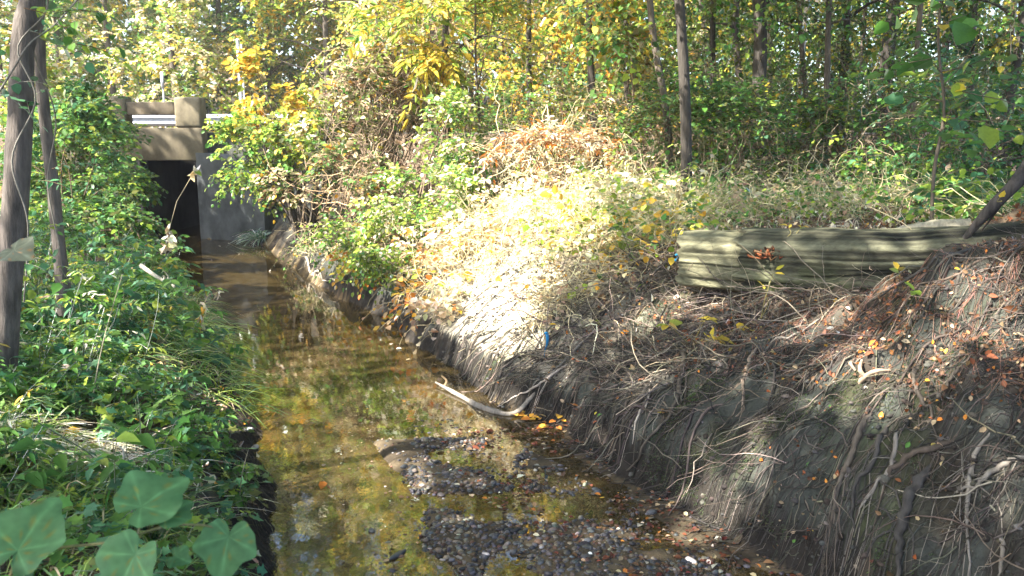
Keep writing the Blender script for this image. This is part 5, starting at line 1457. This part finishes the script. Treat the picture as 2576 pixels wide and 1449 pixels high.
sprays(Ql, Qt, p0, rng.normal(0, 1, p0.shape) * [1, .4, .3] + [.3, 0, 0], .22, 9, .055, [(TEAL, 3), (GREEN, 4), (LIME, 2)], .3, NARROW)
Qt.build('stem', M_TWIG, t); Ql.build('foliage', M_LEAF, t)

# big-leaved vine in the near corner: every leaf a part
def big_leaf(parent, c, tipdir, nml, L, tint, seed, fold=.22):
    """heart-shaped, shallowly lobed leaf with a raised rim and paler veins"""
    a = np.linspace(-math.pi, math.pi, 49)[:-1]
    r = .50 + .13 * np.cos(a) - .30 * np.exp(-((np.abs(a) - math.pi) / .33) ** 2) + .20 * np.exp(-(a / .32) ** 2) + .10 * np.exp(-((np.abs(a) - 1.15) / .30) ** 2)
    r = r * (1 + .035 * np.sin(a * 9 + seed))
    ax = nrm(np.asarray(tipdir, float)[None])[0]; nm = np.asarray(nml, float); nm = nm - ax * (nm @ ax); nm /= np.linalg.norm(nm); sd = np.cross(nm, ax)
    v, t = [], []
    rings = [0.0, .17, .33, .5, .66, .83, 1.0]
    vein = np.array([np.exp(-(np.min(np.abs(a[i] - np.array([0, 1.15, -1.15, 2.2, -2.2]))) / .07) ** 2) for i in range(48)])
    for q in rings:
        for i in range(48):
            u, w = q * r[i] * math.cos(a[i]), q * r[i] * math.sin(a[i])
            h = fold * abs(w) - .20 * u * u * (1 if u > 0 else .3) + .03 * math.sin(9 * w + seed) * q + .025 * math.sin(11 * u + seed * 2) * q
            v.append(np.asarray(c) + L * (u * ax + w * sd + h * nm)); t.append(np.array(tint) * (1 + .65 * vein[i] * (1 - .3 * q)) * (np.array((1.9, .95, .6)) if (math.sin(u * 31 + seed * 5) * math.sin(w * 27 + seed * 3)) > .86 else 1) * (1 + .12 * math.sin(u * 20 + seed) * math.cos(w * 17)))
    f = np.array([[k * 48 + i, (k + 1) * 48 + i, (k + 1) * 48 + (i + 1) % 48, k * 48 + (i + 1) % 48] for k in range(6) for i in range(48)])
    return mesh_obj('leaf', np.array(v), f, M_LEAF, parent, np.array(t), True)
Yv = 1.45
vine = thing('foreground_vine', 'vine with big heart-shaped green leaves in the near left corner', 'vine', B(-60, 1500, 1.5))
stem = smooth_path([B(-60, 1500, 1.5) + [0, 0, -.2], B(40, 1410, 1.5), B(140, 1380, 1.47), B(270, 1365, Yv), B(345, 1345, Yv), B(430, 1322, 1.5), B(520, 1322, 1.55), B(545, 1335, 1.56)], 40)
Q = Quad(); tubes(Q, stem[None], np.linspace(.0036, .0022, 40)[None], 7, (.17, .16, .07), .15)
tubes(Q, [smooth_path([B(295, 1358, Yv), B(315, 1385, Yv - .02), B(330, 1405, Yv - .03)], 8)], .0015, 5, (.2, .2, .12))
tubes(Q, [smooth_path([B(345, 1345, Yv), B(360, 1310, Yv), B(375, 1285, Yv)], 8)], .0015, 5, (.2, .2, .12))
tubes(Q, [smooth_path([B(400, 1330, Yv), B(420, 1310, Yv), B(430, 1300, Yv)], 8)], .0015, 5, (.2, .2, .12))
Q.build('stem', M_TWIG, vine, True)
GT = (.085, .20, .085)
up3 = np.array([.05, -.55, .8])
def bl(px, py, tx, ty, dz, Lpx, seed, Y=Yv, n=up3, tint=GT):
    c = B(px, py, Y); e = B(tx, ty, Y + dz)
    big_leaf(vine, c, e - c, n, Lpx / FPX * Y * 1.02, tint, seed)
bl(45, 1385, 100, 1300, .05, 200, 1.0, 1.42)
bl(355, 1275, 440, 1215, .05, 165, 2.0)
bl(415, 1300, 470, 1262, .04, 105, 3.0)
bl(340, 1395, 300, 1470, -.02, 165, 4.0, 1.40)
bl(575, 1350, 560, 1420, -.03, 135, 5.0, 1.56, np.array([.2, -.75, .6]))
bl(440, 1400, 500, 1420, -.02, 60, 6.0, 1.45)
bl(-10, 1480, -40, 1540, 0, 150, 7.0, 1.35)
# single pale leaf on a nearby twig in front of the thick trunk
t = thing('leaf_sprig', 'single pale lobed leaf on a twig before the thick ridged trunk', 'leaf', B(-30, 700, 2.2))
Q = Quad(); tubes(Q, [smooth_path([B(-60, 900, 2.2), B(-30, 720, 2.2), B(10, 640, 2.2), B(40, 632, 2.2)], 12)], .0018, 5, (.2, .18, .1)); Q.build('stem', M_TWIG, t, True)
c = B(35, 630, 2.2); big_leaf(t, c, B(90, 650, 2.15) - c, np.array([-.1, -.5, .8]), 85 / FPX * 2.2, (.22, .24, .17), 8.0)
g = ground(15, 985)
sprig('dry_sprig', 'wilted brown-leaved sprig at the left edge under the thick trunk', 'plant', g, [B(30, 960, g[1] - .1), B(60, 985, g[1] - .1)], .09, [(TAN, 2), (GOLD, 1), (BROWN, 1)], 3, .06, CURL, M_DRY)
g = ground(60, 1090)
sprig('lime_sprig', 'lime-green leaf pair left of the straw patch', 'plant', g, [B(55, 1060, g[1] - .1), B(85, 1075, g[1] - .1)], .07, [(LIME, 1)], 2, .04)
g = ground(310, 1195)
sprig('lime_sprig', 'small lime-green lobed leaves below the bleached forked twig', 'plant', g, [B(300, 1180, g[1] - .1), B(320, 1190, g[1] - .12)], .05, [(LIME, 1)], 3, .05, LOBE)

# ---- thin air haze over the whole hollow
Q = Quad(); box(Q, -120, 120, -30, 120, -2.0, 26.0, (1, 1, 1))
hm, hnt, hout = new_mat('haze')
hv = hnt.nodes.new('ShaderNodeVolumePrincipled')
hv.inputs['Color'].default_value = (0.95, 0.97, 1.0, 1)
hv.inputs['Density'].default_value = 0.0011
hv.inputs['Anisotropy'].default_value = 0.35
hnt.links.new(hv.outputs[0], hout.inputs['Volume'])
tag(Q.build('haze', hm), 'thin sunlit air between the trees', kind='stuff')
